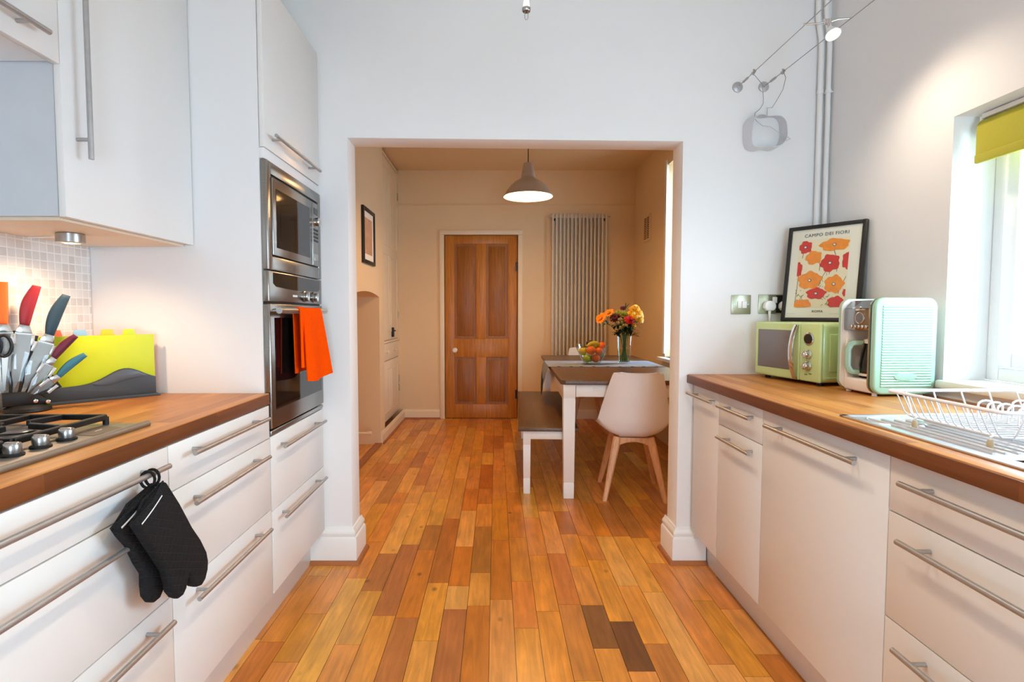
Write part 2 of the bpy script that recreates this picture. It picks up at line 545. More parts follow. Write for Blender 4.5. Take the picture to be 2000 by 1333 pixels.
def prism(bm, poly, plane, a0, a1, bev=0.0, mi=0, seg=2, mtx=None):
    """polygon in a plane ('xy','xz','yz') extruded along the third axis"""
    t = bmesh.new()

    def P(u, v, a):
        return {'xy': (u, v, a), 'xz': (u, a, v), 'yz': (a, u, v)}[plane]
    A = [t.verts.new(P(u, v, a0)) for u, v in poly]
    B = [t.verts.new(P(u, v, a1)) for u, v in poly]
    n = len(poly)
    fa = t.faces.new(A[::-1])
    fb = t.faces.new(B)
    for i in range(n):
        t.faces.new((A[i], A[(i + 1) % n], B[(i + 1) % n], B[i]))
    bmesh.ops.recalc_face_normals(t, faces=t.faces[:])
    if bev:
        eds = [e for e in t.edges if (e in fa.edges[:]) or (e in fb.edges[:])]
        bmesh.ops.bevel(t, geom=eds, offset=bev, segments=seg, profile=0.5, affect='EDGES')
    if mtx is not None:
        t.transform(mtx)
    merge(bm, t, mi)
    return bm


def sheet(bm, fn, nu, nv, thick=0.0, mi=0):
    """a curved sheet from fn(u,v) with real thickness along its normals"""
    t = bmesh.new()
    g = [[t.verts.new(fn(i / nu, j / nv)) for j in range(nv + 1)] for i in range(nu + 1)]
    for i in range(nu):
        for j in range(nv):
            t.faces.new((g[i][j], g[i + 1][j], g[i + 1][j + 1], g[i][j + 1]))
    bmesh.ops.recalc_face_normals(t, faces=t.faces[:])
    if thick:
        t.normal_update()
        bmesh.ops.solidify(t, geom=t.faces[:], thickness=thick)
    merge(bm, t, mi)
    return bm


def sweep(bm, path, prof, side=1, closed=False):
    """moulding: profile (offset, z) swept along a plan path with mitred corners; offset goes to the right of travel * side"""
    t = bmesh.new()
    pts = [Vector((p[0], p[1])) for p in path]
    n = len(pts)
    rings = []
    for i in range(n):
        d0 = (pts[i] - pts[i - 1]).normalized() if i > 0 else (pts[1] - pts[0]).normalized()
        d1 = (pts[i + 1] - pts[i]).normalized() if i < n - 1 else d0
        n0 = Vector((d0.y, -d0.x)) * side
        n1 = Vector((d1.y, -d1.x)) * side
        mm = (n0 + n1)
        mm = mm / max(0.3, (1 + n0.dot(n1)))
        rings.append([t.verts.new((pts[i].x + mm.x * o, pts[i].y + mm.y * o, z)) for o, z in prof])
    k = len(prof)
    for i in range(n - 1):
        for j in range(k):
            t.faces.new((rings[i][j], rings[i][(j + 1) % k], rings[i + 1][(j + 1) % k], rings[i + 1][j]))
    t.faces.new(rings[0])
    t.faces.new(rings[-1][::-1])
    bmesh.ops.recalc_face_normals(t, faces=t.faces[:])
    merge(bm, t)
    return bm


def wmat(o):
    m = Matrix.LocRotScale(o.location, o.rotation_euler, o.scale)
    return wmat(o.parent) @ m if o.parent else m


def obj(name, bm, m, parent=None, local=False, smooth=True, ang=38, origin=None):
    if parent is not None and not local:
        bm.transform(wmat(parent).inverted())
    org = Vector((0, 0, 0))
    if parent is None:
        if origin is None:
            xs = [v.co for v in bm.verts]
            org = Vector(((min(v.x for v in xs) + max(v.x for v in xs)) / 2, (min(v.y for v in xs) + max(v.y for v in xs)) / 2, min(v.z for v in xs)))
        else:
            org = Vector(origin)
        bm.transform(Matrix.Translation(-org))
    bm.normal_update()
    if smooth:
        for f in bm.faces:
            f.smooth = True
        lim = math.radians(ang)
        for e in bm.edges:
            if len(e.link_faces) == 2:
                try:
                    if e.calc_face_angle() > lim:
                        e.smooth = False
                except Exception:
                    pass
            elif len(e.link_faces) > 2:
                e.smooth = False
    me = bpy.data.meshes.new(name)
    bm.to_mesh(me)
    bm.free()
    for mm in (m if isinstance(m, (list, tuple)) else [m]):
        me.materials.append(M[mm] if isinstance(mm, str) else mm)
    o = bpy.data.objects.new(name, me)
    COL.objects.link(o)
    o.location = org
    if parent is not None:
        o.parent = parent
    return o


def tag(o, label, cat, group=None, kind=None):
    o['label'] = label
    o['category'] = cat
    if group:
        o['group'] = group
    if kind:
        o['kind'] = kind
    return o


def thing(name, label, cat, loc=(0, 0, 0), rotz=0.0, group=None):
    o = bpy.data.objects.new(name, None)
    o.empty_display_size = 0.05
    COL.objects.link(o)
    o.location = loc
    o.rotation_euler = (0, 0, rotz)
    return tag(o, label, cat, group)


def struct(name, bm, m, parent=None, **kw):
    o = obj(name, bm, m, parent, **kw)
    if parent is None:
        o['kind'] = 'structure'
    return o


def text_bm(s, size, extrude=0.0003, align='CENTER', spacing=1.0):
    cu = bpy.data.curves.new('t', 'FONT')
    cu.body = s
    cu.size = size
    cu.extrude = extrude
    cu.align_x = align
    cu.align_y = 'CENTER'
    cu.space_character = spacing
    cu.resolution_u = 3
    o = bpy.data.objects.new('t', cu)
    COL.objects.link(o)
    dg = bpy.context.evaluated_depsgraph_get()
    me = bpy.data.meshes.new_from_object(o.evaluated_get(dg))
    bm = bmesh.new()
    bm.from_mesh(me)
    bpy.data.objects.remove(o)
    bpy.data.curves.remove(cu)
    bpy.data.meshes.remove(me)
    return bm


# ------------------------------------------------------------------ room dimensions
YW0, YW1 = 2.53, 2.67          # wall between kitchen and dining room
XL, XR = -1.46, 1.54           # kitchen side walls
YB = 6.072                     # dining back wall
XD0, XD1 = -1.06, 1.56         # chimney breast face, dining right wall
OPL, OPR = -0.692, 0.868       # opening
ZC = 2.80
WT = 0.913                     # worktop top

# ------------------------------------------------------------------ floor
def build_floor():
    bm = BM()
    lay = bm.loops.layers.float_color.new('tone')
    W = 0.0935
    x_off = -0.025
    tones = [(220, 150, 66), (228, 160, 74), (216, 142, 56), (232, 166, 84), (208, 130, 50), (222, 150, 60),
             (218, 148, 68), (230, 162, 66), (204, 126, 50), (214, 144, 68), (234, 170, 84), (222, 146, 50)]
    dark = [(192, 122, 56), (186, 118, 58), (198, 128, 58), (192, 116, 46)]
    over = {   # boards that stand out in the photograph: column -> (y0, y1, tone)
        4: [(1.86, 2.144, (137, 91, 50)), (1.50, 1.855, (222, 148, 61))],
        5: [(1.737, 2.026, (117, 71, 32)), (2.028, 2.55, (225, 151, 54))],
        6: [(1.60, 1.884, (196, 121, 47)), (1.886, 2.30, (227, 151, 53))],
        3: [(1.69, 2.083, (202, 130, 55)), (2.15, 2.62, (202, 126, 50))],
        -1: [(3.62, 4.2, (190, 103, 33)), (2.42, 2.96, (183, 118, 48))],
        0: [(2.188, 2.777, (196, 118, 44)), (1.55, 2.186, (211, 142, 74)), (2.78, 3.4, (215, 131, 43))],
        1: [(1.984, 2.34, (218, 137, 54))],
        2: [(2.1, 2.6, (220, 144, 55)), (2.60, 2.9, (215, 139, 60))],
        -6: [(2.26, 2.62, (184, 116, 57))],
        -4: [(2.66, 2.98, (184, 115, 51))],
        -2: [(2.3, 2.7, (206, 125, 47))],
    }
    rnd = random.Random(21)
    c0, c1 = int(-1.62 / W) - 1, int(1.72 / W) + 2
    for c in range(c0, c1):
        x0 = x_off + c * W
        x1 = x0 + W
        segs = []
        ov = sorted(over.get(c, []))
        y = -2.45 - rnd.random() * 0.4
        while y < 6.2:
            ln = 0.28 + rnd.random() * 0.50
            y2 = y + ln
            hit = None
            for (a, b, t) in ov:
                if y < a and y2 > a - 0.1:
                    hit = (a, b, t)
                    break
            tone = rnd.choice(tones) if rnd.random() > 0.13 else rnd.choice(dark)
            if hit:
                if hit[0] - y > 0.08:
                    segs.append((y, hit[0], tone))
                elif segs:
                    segs[-1] = (segs[-1][0], hit[0], segs[-1][2])
                segs.append(hit)
                ov.remove(hit)
                y = hit[1]
            else:
                segs.append((y, y2, tone))
                y = y2
        for (a, b, t) in segs:
            a = max(a, -2.45); b = min(b, 6.18)
            if b - a < 0.01:
                continue
            g = 0.0010
            vs = [bm.verts.new(p) for p in ((x0 + g, a + g, 0), (x1 - g, a + g, 0), (x1 - g, b - g, 0), (x0 + g, b - g, 0))]
            f = bm.faces.new(vs)
            lc = lin(tuple(v + rnd.uniform(-5, 5) for v in t))
            for lp in f.loops:
                lp[lay] = lc
    ret = bmesh.ops.extrude_face_region(bm, geom=bm.faces[:])
    vs = [v for v in ret['geom'] if isinstance(v, bmesh.types.BMVert)]
    # keep the original faces below, extruded copies stay at z=0
    orig = [v for v in bm.verts if v not in set(vs)]
    bmesh.ops.translate(bm, vec=(0, 0, -0.006), verts=orig)
    dk = lin((70, 40, 18))
    n0 = len(bm.faces)
    sub = BM()
    box(sub, -1.75, 2.0, -2.5, 6.3, -0.06, -0.004)
    me = bpy.data.meshes.new('tmp'); sub.to_mesh(me); sub.free()
    bm.from_mesh(me); bpy.data.meshes.remove(me)
    bm.faces.ensure_lookup_table()
    for f in bm.faces[n0:]:
        for lp in f.loops:
            lp[lay] = dk
    struct('floor', bm, 'floor', smooth=False)


build_floor()

# ------------------------------------------------------------------ walls
def build_walls():
    b = BM()
    # wall with the wide opening: left pier, right pier, lintel (slightly out of level)
    poly = [(-1.6, 0), (OPL, 0), (OPL, 2.016), (OPR, 2.000), (OPR, 0), (1.75, 0), (1.75, ZC + .05), (-1.6, ZC + .05)]
    prism(b, poly, 'xz', YW0, YW1, bev=0.004)
    struct('wall_middle', b, 'wall')
    b = BM(); box(b, -1.6, XL, -2.5, YW0, 0, ZC + .05); struct('wall_left', b, 'wall')
    b = BM()
    y0, y1, z0, z1 = 0.55, 1.835, 0.945, 1.862
    TH = 0.20
    box(b, XR, XR + TH, -2.5, y0, 0, ZC + .05)
    box(b, XR, XR + TH, y1, YW0, 0, ZC + .05)
    box(b, XR, XR + TH, y0, y1, 0, z0)
    box(b, XR, XR + TH, y0, y1, z1, ZC + .05)
    bmesh.ops.remove_doubles(b, verts=b.verts, dist=1e-5)
    struct('wall_right', b, 'wall')
    b = BM()
    box(b, -1.6, -0.1, -2.5, -2.4, 0, ZC); box(b, 1.1, 1.84, -2.5, -2.4, 0, ZC); box(b, -0.1, 1.1, -2.5, -2.4, 1.55, ZC)
    
    struct('wall_rear', b, 'wall')
    b = BM(); box(b, -1.6, 1.84, -2.5, YW0 + .02, ZC, ZC + .08); struct('ceiling', b, 'ceil')
    # dining room
    b = BM(); box(b, -1.7, 1.9, YW1 - .02, YB + .1, ZC, ZC + .08); struct('ceiling.001', b, 'cream')
    b = BM()
    dx0, dx1, dz = -0.585, 0.245, 2.085
    box(b, -1.7, dx0, YB, YB + .1, 0, ZC); box(b, dx1, 1.7, YB, YB + .1, 0, ZC); box(b, dx0, dx1, YB, YB + .1, dz, ZC)
    struct('wall_back', b, 'cream')
    # chimney breast with an arched fireplace opening
    b = BM()
    fy0, fy1, zs, za = 3.99, 4.86, 1.350, 1.384
    poly = [(YW1, 0), (fy0, 0), (fy0, zs)]
    for k in range(1, 12):
        t = k / 12
        poly.append((fy0 + (fy1 - fy0) * t, zs + (za - zs) * (1 - (2 * t - 1) ** 2)))
    poly += [(fy1, zs), (fy1, 0), (5.06, 0), (5.06, ZC), (YW1, ZC)]
    prism(b, poly, 'yz', -1.50, XD0)
    box(b, -1.60, -1.50, YW1, YB + .1, 0, ZC)
    struct('wall_chimney', b, 'cream')
    b = BM()
    y0, y1, z0, z1 = 4.50, 4.935, 0.80, 2.55
    box(b, XD1, XD1 + .3, YW1, y0, 0, ZC); box(b, XD1, XD1 + .3, y1, YB + .1, 0, ZC)
    box(b, XD1, XD1 + .3, y0, y1, 0, z0); box(b, XD1, XD1 + .3, y0, y1, z1, ZC)
    bmesh.ops.remove_doubles(b, verts=b.verts, dist=1e-5)
    struct('wall_dining_right', b, 'cream')


build_walls()

PROF = [(0, 0), (0.024, 0), (0.024, 0.118), (0.020, 0.126), (0.015, 0.128), (0.016, 0.136), (0.019, 0.142), (0.018, 0.150), (0.012, 0.158), (0.008, 0.162), (0.006, 0.170), (0, 0.172)]
PROFB = [(0, 0), (0.018, 0), (0.018, 0.085), (0.012, 0.092), (0.010, 0.104), (0, 0.108)]
QUAD = [(0.024, 0), (0.041, 0), (0.041, 0.004), (0.037, 0.012), (0.030, 0.017), (0.024, 0.018)]
QUADB = [(0.018, 0), (0.034, 0), (0.032, 0.010), (0.018, 0.016)]


def skirting(name, path, side, prof, qname=None, quad=QUAD):
    b = BM(); sweep(b, path, prof, side); struct(name, b, 'gloss_lamp_tinted' if prof is PROFB else 'gloss_white')
    if qname:
        b = BM(); sweep(b, path, quad, side); struct(qname, b, M['strip'])


M['strip'] = wood_mat('hardwood_strip', [(150, 88, 48), (168, 104, 60)], 'X', 0.5, 3, 0.4)
skirting('baseboard_left', [(-0.895, YW0), (OPL, YW0), (OPL, YW1 + .02)], 1, PROF, 'trim_1')
skirting('baseboard_right', [(OPR, YW1 + .02), (OPR, YW0), (1.005, YW0)], 1, PROF, 'trim_2')
skirting('baseboard_back', [(-1.06, YB), (-0.64, YB)], 1, PROFB, 'trim_3', QUADB)
skirting('baseboard_back_right', [(0.30, YB), (XD1, YB)], 1, PROFB)
skirting('baseboard_chimney', [(XD0, 4.87), (XD0, 6.05)], 1, PROFB, 'trim_4', QUADB)
b = BM(); box(b, XD0 - .05, XD0 + .012, 3.4, 4.87, 0, 0.014, .004); struct('trim_5', b, M['strip'])
# picture rail line on the dining back wall
b = BM(); box(b, -1.1, XD1, YB - .012, YB, 2.414, 2.428, .004); struct('trim_6', b, 'cream')


# ------------------------------------------------------------------ windows
def build_windows():
    # kitchen window: frame, sash, glass
    b = BM()
    y0, y1, z0, z1 = 0.55, 1.835, 0.945, 1.862
    xa, xb = 1.685, 1.740

    def ring(bm, ya, yb, za, zb, w, x0, x1, bev=.006):
        box(bm, x0, x1, ya, ya + w, za, zb, bev); box(bm, x0, x1, yb - w, yb, za, zb, bev)
        box(bm, x0, x1, ya + w, yb - w, za, za + w, bev); box(bm, x0, x1, ya + w, yb - w, zb - w, zb, bev)
    ring(b, y0, y1, z0 + .028, z1, .045, xa, xb)
    box(b, xa, xb, 1.16, 1.215, z0 + .03, z1, .006)
    w = struct('window_1', b, 'upvc')
    s = BM()
    ring(s, 1.218, y1 - .048, z0 + .078, z1 - .048, .052, xa - .012, xb - .012, .008)
    ring(s, y0 + .048, 1.157, z0 + .078, z1 - .048, .052, xa - .012, xb - .012, .008)
    obj('sash', s, 'upvc', w)
    g = BM()
    box(g, 1.712, 1.718, 1.265, y1 - .105, z0 + .133, z1 - .105); box(g, 1.712, 1.718, y0 + .105, 1.11, z0 + .133, z1 - .105)
    obj('glass', g, 'pane', w)
    b = BM(); box(b, XR - .03, xa + .01, y0, y1 - .001, z0, z0 + .028, .006); struct('window_1_sill', b, 'gloss_white')
    # unseen window added behind the camera to let in frontal fill daylight
    b = BM()
    def ringx(bm, xa_, xb_, za, zb, w, y0_, y1_):
        box(bm, xa_, xa_ + w, y0_, y1_, za, zb, .006); box(bm, xb_ - w, xb_, y0_, y1_, za, zb, .006)
        box(bm, xa_ + w, xb_ - w, y0_, y1_, za, za + w, .006); box(bm, xa_ + w, xb_ - w, y0_, y1_, zb - w, zb, .006)
    ringx(b, -0.1, 1.1, 0.0, 1.55, .07, -2.48, -2.42)
    w = struct('rear_fill_window', b, 'upvc')
    g = BM(); box(g, -.03, 1.03, -2.453, -2.447, .07, 1.48)
    obj('glass', g, 'pane', w)
    # dining window
    b = BM()
    y0, y1, z0, z1 = 4.50, 4.935, 0.80, 2.55
    xa, xb = 1.74, 1.80
    ring(b, y0, y1, z0, z1, .06, xa, xb); box(b, xa, xb, y0 + .06, y1 - .06, 1.65, 1.70, .004)
    box(b, XD1, XD1 + .012, y1 - .001, y1 + .05, z0, z1 + .05, .003); box(b, XD1 - .012, XD1, y1 - .005, y1 + .05, z0 + .03, z1 + .05, .003)
    w = struct('window_3', b, 'upvc')
    g = BM(); box(g, 1.765, 1.771, y0 + .06, y1 - .06, z0 + .06, z1 - .06)
    obj('glass', g, 'pane', w)
    b = BM(); box(b, XD1 - .06, XD1 + .2, y0 - .03, y1 + .06, z0 - .03, z0, .006); struct('window_3_sill', b, 'gloss_white')


build_windows()


# ------------------------------------------------------------------ pine door
def build_door():
    x0, x1, z1 = -0.578, 0.238, 2.078
    ya, yb = YB + .004, YB + .044
    d = BM()
    st = 0.105
    box(d, x0, x0 + st, ya, yb, .006, z1, .003); box(d, x1 - st, x1, ya, yb, .006, z1, .003)
    for za, zb in ((.006, .165), (.705, .915), (1.985, z1)):
        box(d, x0 + st, x1 - st, ya, yb, za, zb, .003)
    xm0, xm1 = -0.226, -0.114
    for za, zb in ((.165, .705), (.915, 1.985)):
        box(d, xm0, xm1, ya, yb, za, zb, .003)
    r = struct('door_1', d, 'pine')
    for (xa, xb) in ((x0 + st, xm0), (xm1, x1 - st)):
        for za, zb in ((.165, .705), (.915, 1.985)):
            p = BM()
            box(p, xa, xb, ya + .016, ya + .026, za, zb)
            box(p, xa + .03, xb - .03, ya + .010, ya + .018, za + .03, zb - .03, .006)
            obj('panel', p, 'pine_panel', r)
    k = BM()
    lathe(k, [(.026, 0), (.026, .004), (.010, .008), (.010, .030), (.024, .038), (.029, .050), (.024, .062), (0, .066)], (-0.466, ya, .787), 20, Matrix.Rotation(PI / 2, 4, 'X'))
    kn = obj('door_knob', k, 'cream_plastic', r); kn['label'] = 'cream round door knob'
    for z in (1.73, .28):
        h = BM(); cyl(h, (x1 + .003, ya - .006, z - .05), (x1 + .003, ya - .006, z + .05), .006, 10); box(h, x1 - .02, x1 + .006, ya - .004, ya + .002, z - .05, z + .05)
        obj('hinge', h, 'iron', r)
    # architrave
    a = BM()
    w = .052
    y0 = YB - .02
    box(a, x0 - .008 - w, x0 - .008, y0, YB + .002, 0, z1 + .008, .006); box(a, x1 + .008, x1 + .008 + w, y0, YB + .002, 0, z1 + .008, .006)
    box(a, x0 - .008 - w, x1 + .008 + w, y0, YB + .002, z1 + .008, z1 + .008 + w, .006)
    struct('trim_7', a, 'gloss_lamp_tinted')
    bk = BM(); box(bk, x0 - .01, x1 + .01, yb + .002, yb + .02, 0, z1 + .02); struct('trim_8', bk, 'dark_gap')


build_door()


# ------------------------------------------------------------------ bar handles
def bar_handle(p0, p1, face, axis, parent, sink=0.05, r=0.0065, so=0.0048, name='handle'):
    """round bar from p0 to p1 with two posts standing on the front face (face = x of the door front)"""
    p0, p1 = Vector(p0), Vector(p1)
    b = BM()
    cyl(b, p0, p1, r, 16)
    d = (p1 - p0).normalized()
    for q in (p0 + d * sink, p1 - d * sink):
        cyl(b, (face, q.y, q.z), (q.x, q.y, q.z), so, 12)
    h = obj(name, b, 'steel_h', parent)
    return h


FL = -0.82   # front plane of the left units
FR = 0.93    # front plane of the right units
G = 0.0016


def drawer_unit(name, label, side, y0, y1, zs, hw, zoff=None, cat='cabinet', group=None):
    """three drawer base unit; zs = list of (z0,z1) fronts"""
    f = FL if side < 0 else FR
    t = thing(name, label, cat, ((f + side * .29), (y0 + y1) / 2, 0), 0, group)
    body = BM()
    xa, xb = sorted((f + side * .020, f + side * .57))
    box(body, xa, xb, y0 + .001, y1 - .001, .16, .872)
    obj('carcass', body, 'carcass', t)
    for i, (za, zb) in enumerate(zs):
        d = BM()
        xa, xb = sorted((f, f + side * .018))
        box(d, xa, xb, y0 + G, y1 - G, za + G, zb - G, .0012, 2)
        dr = obj('drawer', d, 'cab', t)
        z = zb - zoff[i]
        yc = (y0 + y1) / 2 - (.012 if side < 0 else 0)
        bar_handle((f - side * .035, yc - hw / 2, z), (f - side * .035, yc + hw / 2, z), f, 'y', dr)
    return t


ZL = [(.165, .487), (.487, .749), (.749, .870)]
drawer_unit('drawer_cabinet', 'white three-drawer base cabinet next to the tall oven housing, three bar handles', -1, 1.321, 1.918, ZL, .457, (.042, .046, .034))
drawer_unit('drawer_cabinet', 'white wide drawer base cabinet under the gas hob, oven mitts hung from its top rail', -1, .722, 1.321, ZL, .46 + .06, (.040, .050, .036))
drawer_unit('drawer_cabinet', 'white drawer base cabinet at the near end of the left worktop', -1, .12, .722, ZL, .46, (.040, .050, .036))
ZR = [(.165, .480), (.480, .736), (.736, .868)]
drawer_unit('drawer_cabinet', 'white drawer base cabinet below the sink drainer, with three long bar handles', 1, .643, 1.246, ZR, .455, (.040, .046, .046))
drawer_unit('drawer_cabinet', 'white drawer base cabinet at the near end of the right worktop', 1, .04, .643, ZR, .455, (.040, .046, .046))


def door_unit(name, label, y0, y1, fronts, hy, hz):
    t = thing(name, label, 'cabinet', (FR + .29, (y0 + y1) / 2, 0))
    body = BM(); box(body, FR + .020, FR + .57, y0 + .001, y1 - .001, .16, .868)
    obj('carcass', body, 'carcass', t)
    for (nm, za, zb), z in zip(fronts, hz):
        d = BM(); box(d, FR, FR + .018, y0 + G, y1 - G, za + G, zb - G, .0012, 2)
        dr = obj(nm, d, 'cab', t)
        bar_handle((FR - .035, hy[0], z), (FR - .035, hy[1], z), FR, 'y', dr, .045)
    return t


door_unit('base_cabinet', 'narrow white single-door base cabinet against the wall pier', 2.217, 2.500, [('door', .165, .868)], (2.215, 2.495), (.828,))
door_unit('base_cabinet', 'white base cabinet with one small drawer above a door, second from the pier', 1.848, 2.217, [('door', .165, .740), ('drawer', .740, .868)], (1.875, 2.152), (.700, .826))
door_unit('appliance_cabinet', 'wide white base unit with one plain full-height front and long bar handle', 1.246, 1.848, [('door', .165, .868)], (1.321, 1.770), (.826,))

# plinths
b = BM(); box(b, -0.905, -0.889, .12, 2.51, 0, .163, .002); tag(obj('kickboard', b, 'cab'), 'white kickboard running under the left-hand drawer cabinets', 'kickboard')
b = BM(); box(b, 1.009, 1.025, .04, 2.515, 0, .163, .002); tag(obj('kickboard', b, 'cab'), 'white kickboard running under the right-hand cabinets', 'kickboard')

# ------------------------------------------------------------------ worktops
b = BM(); box(b, XL + .002, FL + .001, .12, 1.921, WT - .040, WT, .0035, 3)
tag(obj('worktop', b, 'worktop', origin=(-1.2, 1, WT - .04)), 'long oiled hardwood worktop on the left, carrying the hob and knives', 'worktop')


wtl = bpy.data.objects['worktop']
b = BM(); box(b, FL - .004, FL + .002, .12, 1.921, WT - .040, WT - .0025, .0015, 2); obj('front_edge', b, 'edgewood', wtl)

# sink opening is cut through the right worktop
SX0, SX1, SY0, SY1 = 0.985, 1.40, 0.60, 1.03
b = BM()
box(b, 0.910, SX0, .04, 2.527, WT - .040, WT, .0025, 2)
box(b, SX0, SX1, SY1, 2.527, WT - .040, WT)
box(b, SX1, XR - .002, .04, 2.527, WT - .040, WT)
box(b, SX0, SX1, .04, SY0, WT - .040, WT)
bmesh.ops.remove_doubles(b, verts=b.verts, dist=1e-4)
tag(obj('worktop', b, 'worktop', origin=(1.2, 1, WT - .04)), 'long oiled hardwood worktop on the right, carrying the sink and coffee machine', 'worktop')

b = BM(); box(b, 0.905, 0.912, .04, 2.527, WT - .040, WT - .0025, .0015, 2); obj('front_edge', b, 'edgewood', bpy.data.objects['worktop.001'])


# ------------------------------------------------------------------ tall oven housing
def build_tall():
    y0, y1 = 1.925, 2.512
    t = thing('tall_cabinet', 'tall white oven housing cabinet standing against the wall pier', 'cabinet', (-1.14, 2.22, 0))
    b = BM()
    box(b, XL + .003, FL - .020, y0, y0 + .018, .163, 2.392); box(b, XL + .003, FL - .020, y1 - .018, y1 + .014, .163, 2.392)
    box(b, XL + .003, FL - .09, y0, y0 + .018, 0, .163); box(b, XL + .003, FL - .09, y1 - .018, y1, 0, .163)
    box(b, XL + .003, FL - .020, y0 + .018, y1 - .018, 2.374, 2.392)
    for z in (.16, .745, 1.345, 1.755):
        box(b, XL + .003, FL - .022, y0 + .018, y1 - .018, z, z + .016)
    box(b, XL + .003, XL + .02, y0 + .018, y1 - .018, .0, 2.38)
    box(b, FL - .020, FL - .002, y0 + .002, y1 - .002, 1.752, 1.789, .001)
    obj('carcass', b, 'carcass', t)
    hy = (1.968, 2.446)
    for za, zb, hz in ((.165, .4755, .440), (.4755, .752, .705)):
        d = BM(); box(d, FL - .018, FL, y0 + G, y1 - G, za + G, zb - G, .0012, 2)
        dr = obj('drawer', d, 'cab', t)
        bar_handle((FL + .035, hy[0], hz), (FL + .035, hy[1], hz), FL, 'y', dr)
    d = BM(); box(d, FL - .018, FL, y0 + G, y1 - G, 1.792, 2.390, .0012, 2)
    dr = obj('door', d, 'cab', t)
    bar_handle((FL + .035, 1.945, 1.836), (FL + .035, 2.425, 1.836), FL, 'y', dr)


build_tall()


# ------------------------------------------------------------------ oven and built-in microwave
def build_oven():
    y0, y1 = 1.929, 2.509
    t = thing('oven', 'built-in stainless oven with dark glass door, orange towel on its rail', 'oven', (-1.1, 2.22, .762))
    b = BM(); box(b, -1.40, FL - .022, y0 + .018, y1 - .02, .765, 1.343); obj('oven_body', b, 'black', t)
    # control panel
    p = BM(); box(p, FL - .020, FL + .004, y0, y1, 1.243, 1.356, .004)
    pan = obj('control_panel', p, 'oven_steel', t)
    w = BM(); poly = [(1.968, 1.350), (2.476, 1.350), (2.476, 1.312)]
    for k in range(0, 9):
        tt = k / 8
        poly.append((2.45 - tt * .456, 1.300 - .006 * math.sin(PI * tt)))
    poly += [(1.968, 1.312)]
    prism(w, poly, 'yz', FL + .004, FL + .006)
    obj('display', w, 'black_glass', pan)
    for yk in (2.283, 2.398):
        k = BM(); lathe(k, [(.024, 0), (.024, .004), (.020, .006), (.019, .016), (.016, .019), (0, .019)], (FL + .004, yk, 1.272), 24, Matrix.Rotation(PI / 2, 4, 'Y'))
        box(k, FL + .018, FL + .027, yk - .005, yk + .005, 1.254, 1.290, .002)
        obj('knob', k, 'steel', pan)
    # badge: a small pale word-mark bar
    bd = BM()
    for i in range(5):
        box(bd, FL + .0035, FL + .0048, 2.155 + i * .010, 2.162 + i * .010, 1.267, 1.275)
    obj('badge', bd, 'white_plastic', pan)
    # door
    d = BM(); box(d, FL - .020, FL + .006, y0, y1, .778, 1.236, .005)
    dr = obj('oven_door', d, 'oven_steel', t)
    g = BM(); box(g, FL + .006, FL + .0075, 1.966, 2.480, .845, 1.185, .0005, 1); obj('door_glass', g, 'black_glass', dr)
    h = BM(); cyl(h, (-.775, 1.915, 1.211), (-.775, 2.428, 1.211), .0115, 20)
    for y in (1.955, 2.40):
        cyl(h, (FL + .005, y, 1.211), (-.775, y, 1.211), .007, 12)
    obj('door_rail', h, 'steel', dr)
    v = BM(); box(v, FL - .018, FL + .002, y0, y1, .756, .772, .002); obj('vent_strip', v, 'steel', t)
    gp = BM(); box(gp, FL - .018, FL - .006, y0 + .001, y1 - .001, 1.234, 1.246); obj('vent_gap', gp, 'black', t)


build_oven()


def build_bi_micro():
    y0, y1 = 1.929, 2.509
    t = thing('built_in_microwave', 'built-in stainless microwave in the tall cabinet above the oven', 'microwave', (-1.1, 2.22, 1.361))
    b = BM(); box(b, -1.36, FL - .022, y0 + .018, y1 - .02, 1.364, 1.748); obj('microwave_body', b, 'black', t)
    f = BM()
    x0, x1 = FL - .02, FL + .004
    za, zb = 1.359, 1.750
    ya_, yb_ = 1.966, 2.478
    zc, zd = 1.410, 1.706
    box(f, x0, x1, y0, ya_, za, zb, .003); box(f, x0, x1, yb_, y1, za, zb, .003)
    box(f, x0, x1, ya_, yb_, za, zc, .003); box(f, x0, x1, ya_, yb_, zd, zb, .003)
    obj('trim_frame', f, 'oven_steel', t)
    r = BM(); box(r, x0 - .004, x1 - .008, ya_, yb_, zc, zd); obj('recess', r, 'black', t)
    d = BM(); box(d, x1 - .010, x1 + .003, ya_ + .004, 2.388, zc + .004, zd - .010, .003)
    dr = obj('microwave_door', d, 'oven_steel', t)
    g = BM(); box(g, x1 + .003, x1 + .0045, 2.000, 2.352, 1.444, 1.660, .0005, 1); obj('door_glass', g, 'black_glass', dr)
    g2 = BM(); box(g2, x1 + .0045, x1 + .005, 2.035, 2.318, 1.474, 1.630); obj('mesh_window', g2, 'black_glass', dr)
    c = BM(); box(c, x1 - .010, x1 + .003, 2.391, yb_ - .003, zc + .004, zd - .010, .003)
    cp = obj('control_panel', c, 'oven_steel', t)
    e = BM(); box(e, x1 + .003, x1 + .0045, 2.410, 2.458, 1.645, 1.672); obj('display', e, 'black_glass', cp)
    k = BM(); lathe(k, [(.019, 0), (.019, .016), (.016, .019), (0, .019)], (x1 + .003, 2.434, 1.612), 20, Matrix.Rotation(PI / 2, 4, 'Y')); obj('knob', k, 'chrome', cp)
    for i in range(4):
        for j in range(3):
            q = BM(); box(q, x1 + .003, x1 + .005, 2.404 + j * .021, 2.420 + j * .021, 1.570 - i * .016, 1.580 - i * .016, .001)
            obj('button', q, 'darkgrey', cp)
    q = BM(); box(q, x1 + .003, x1 + .005, 2.408, 2.460, 1.436, 1.468, .001); obj('door_button', q, 'steel', cp)


build_bi_micro()


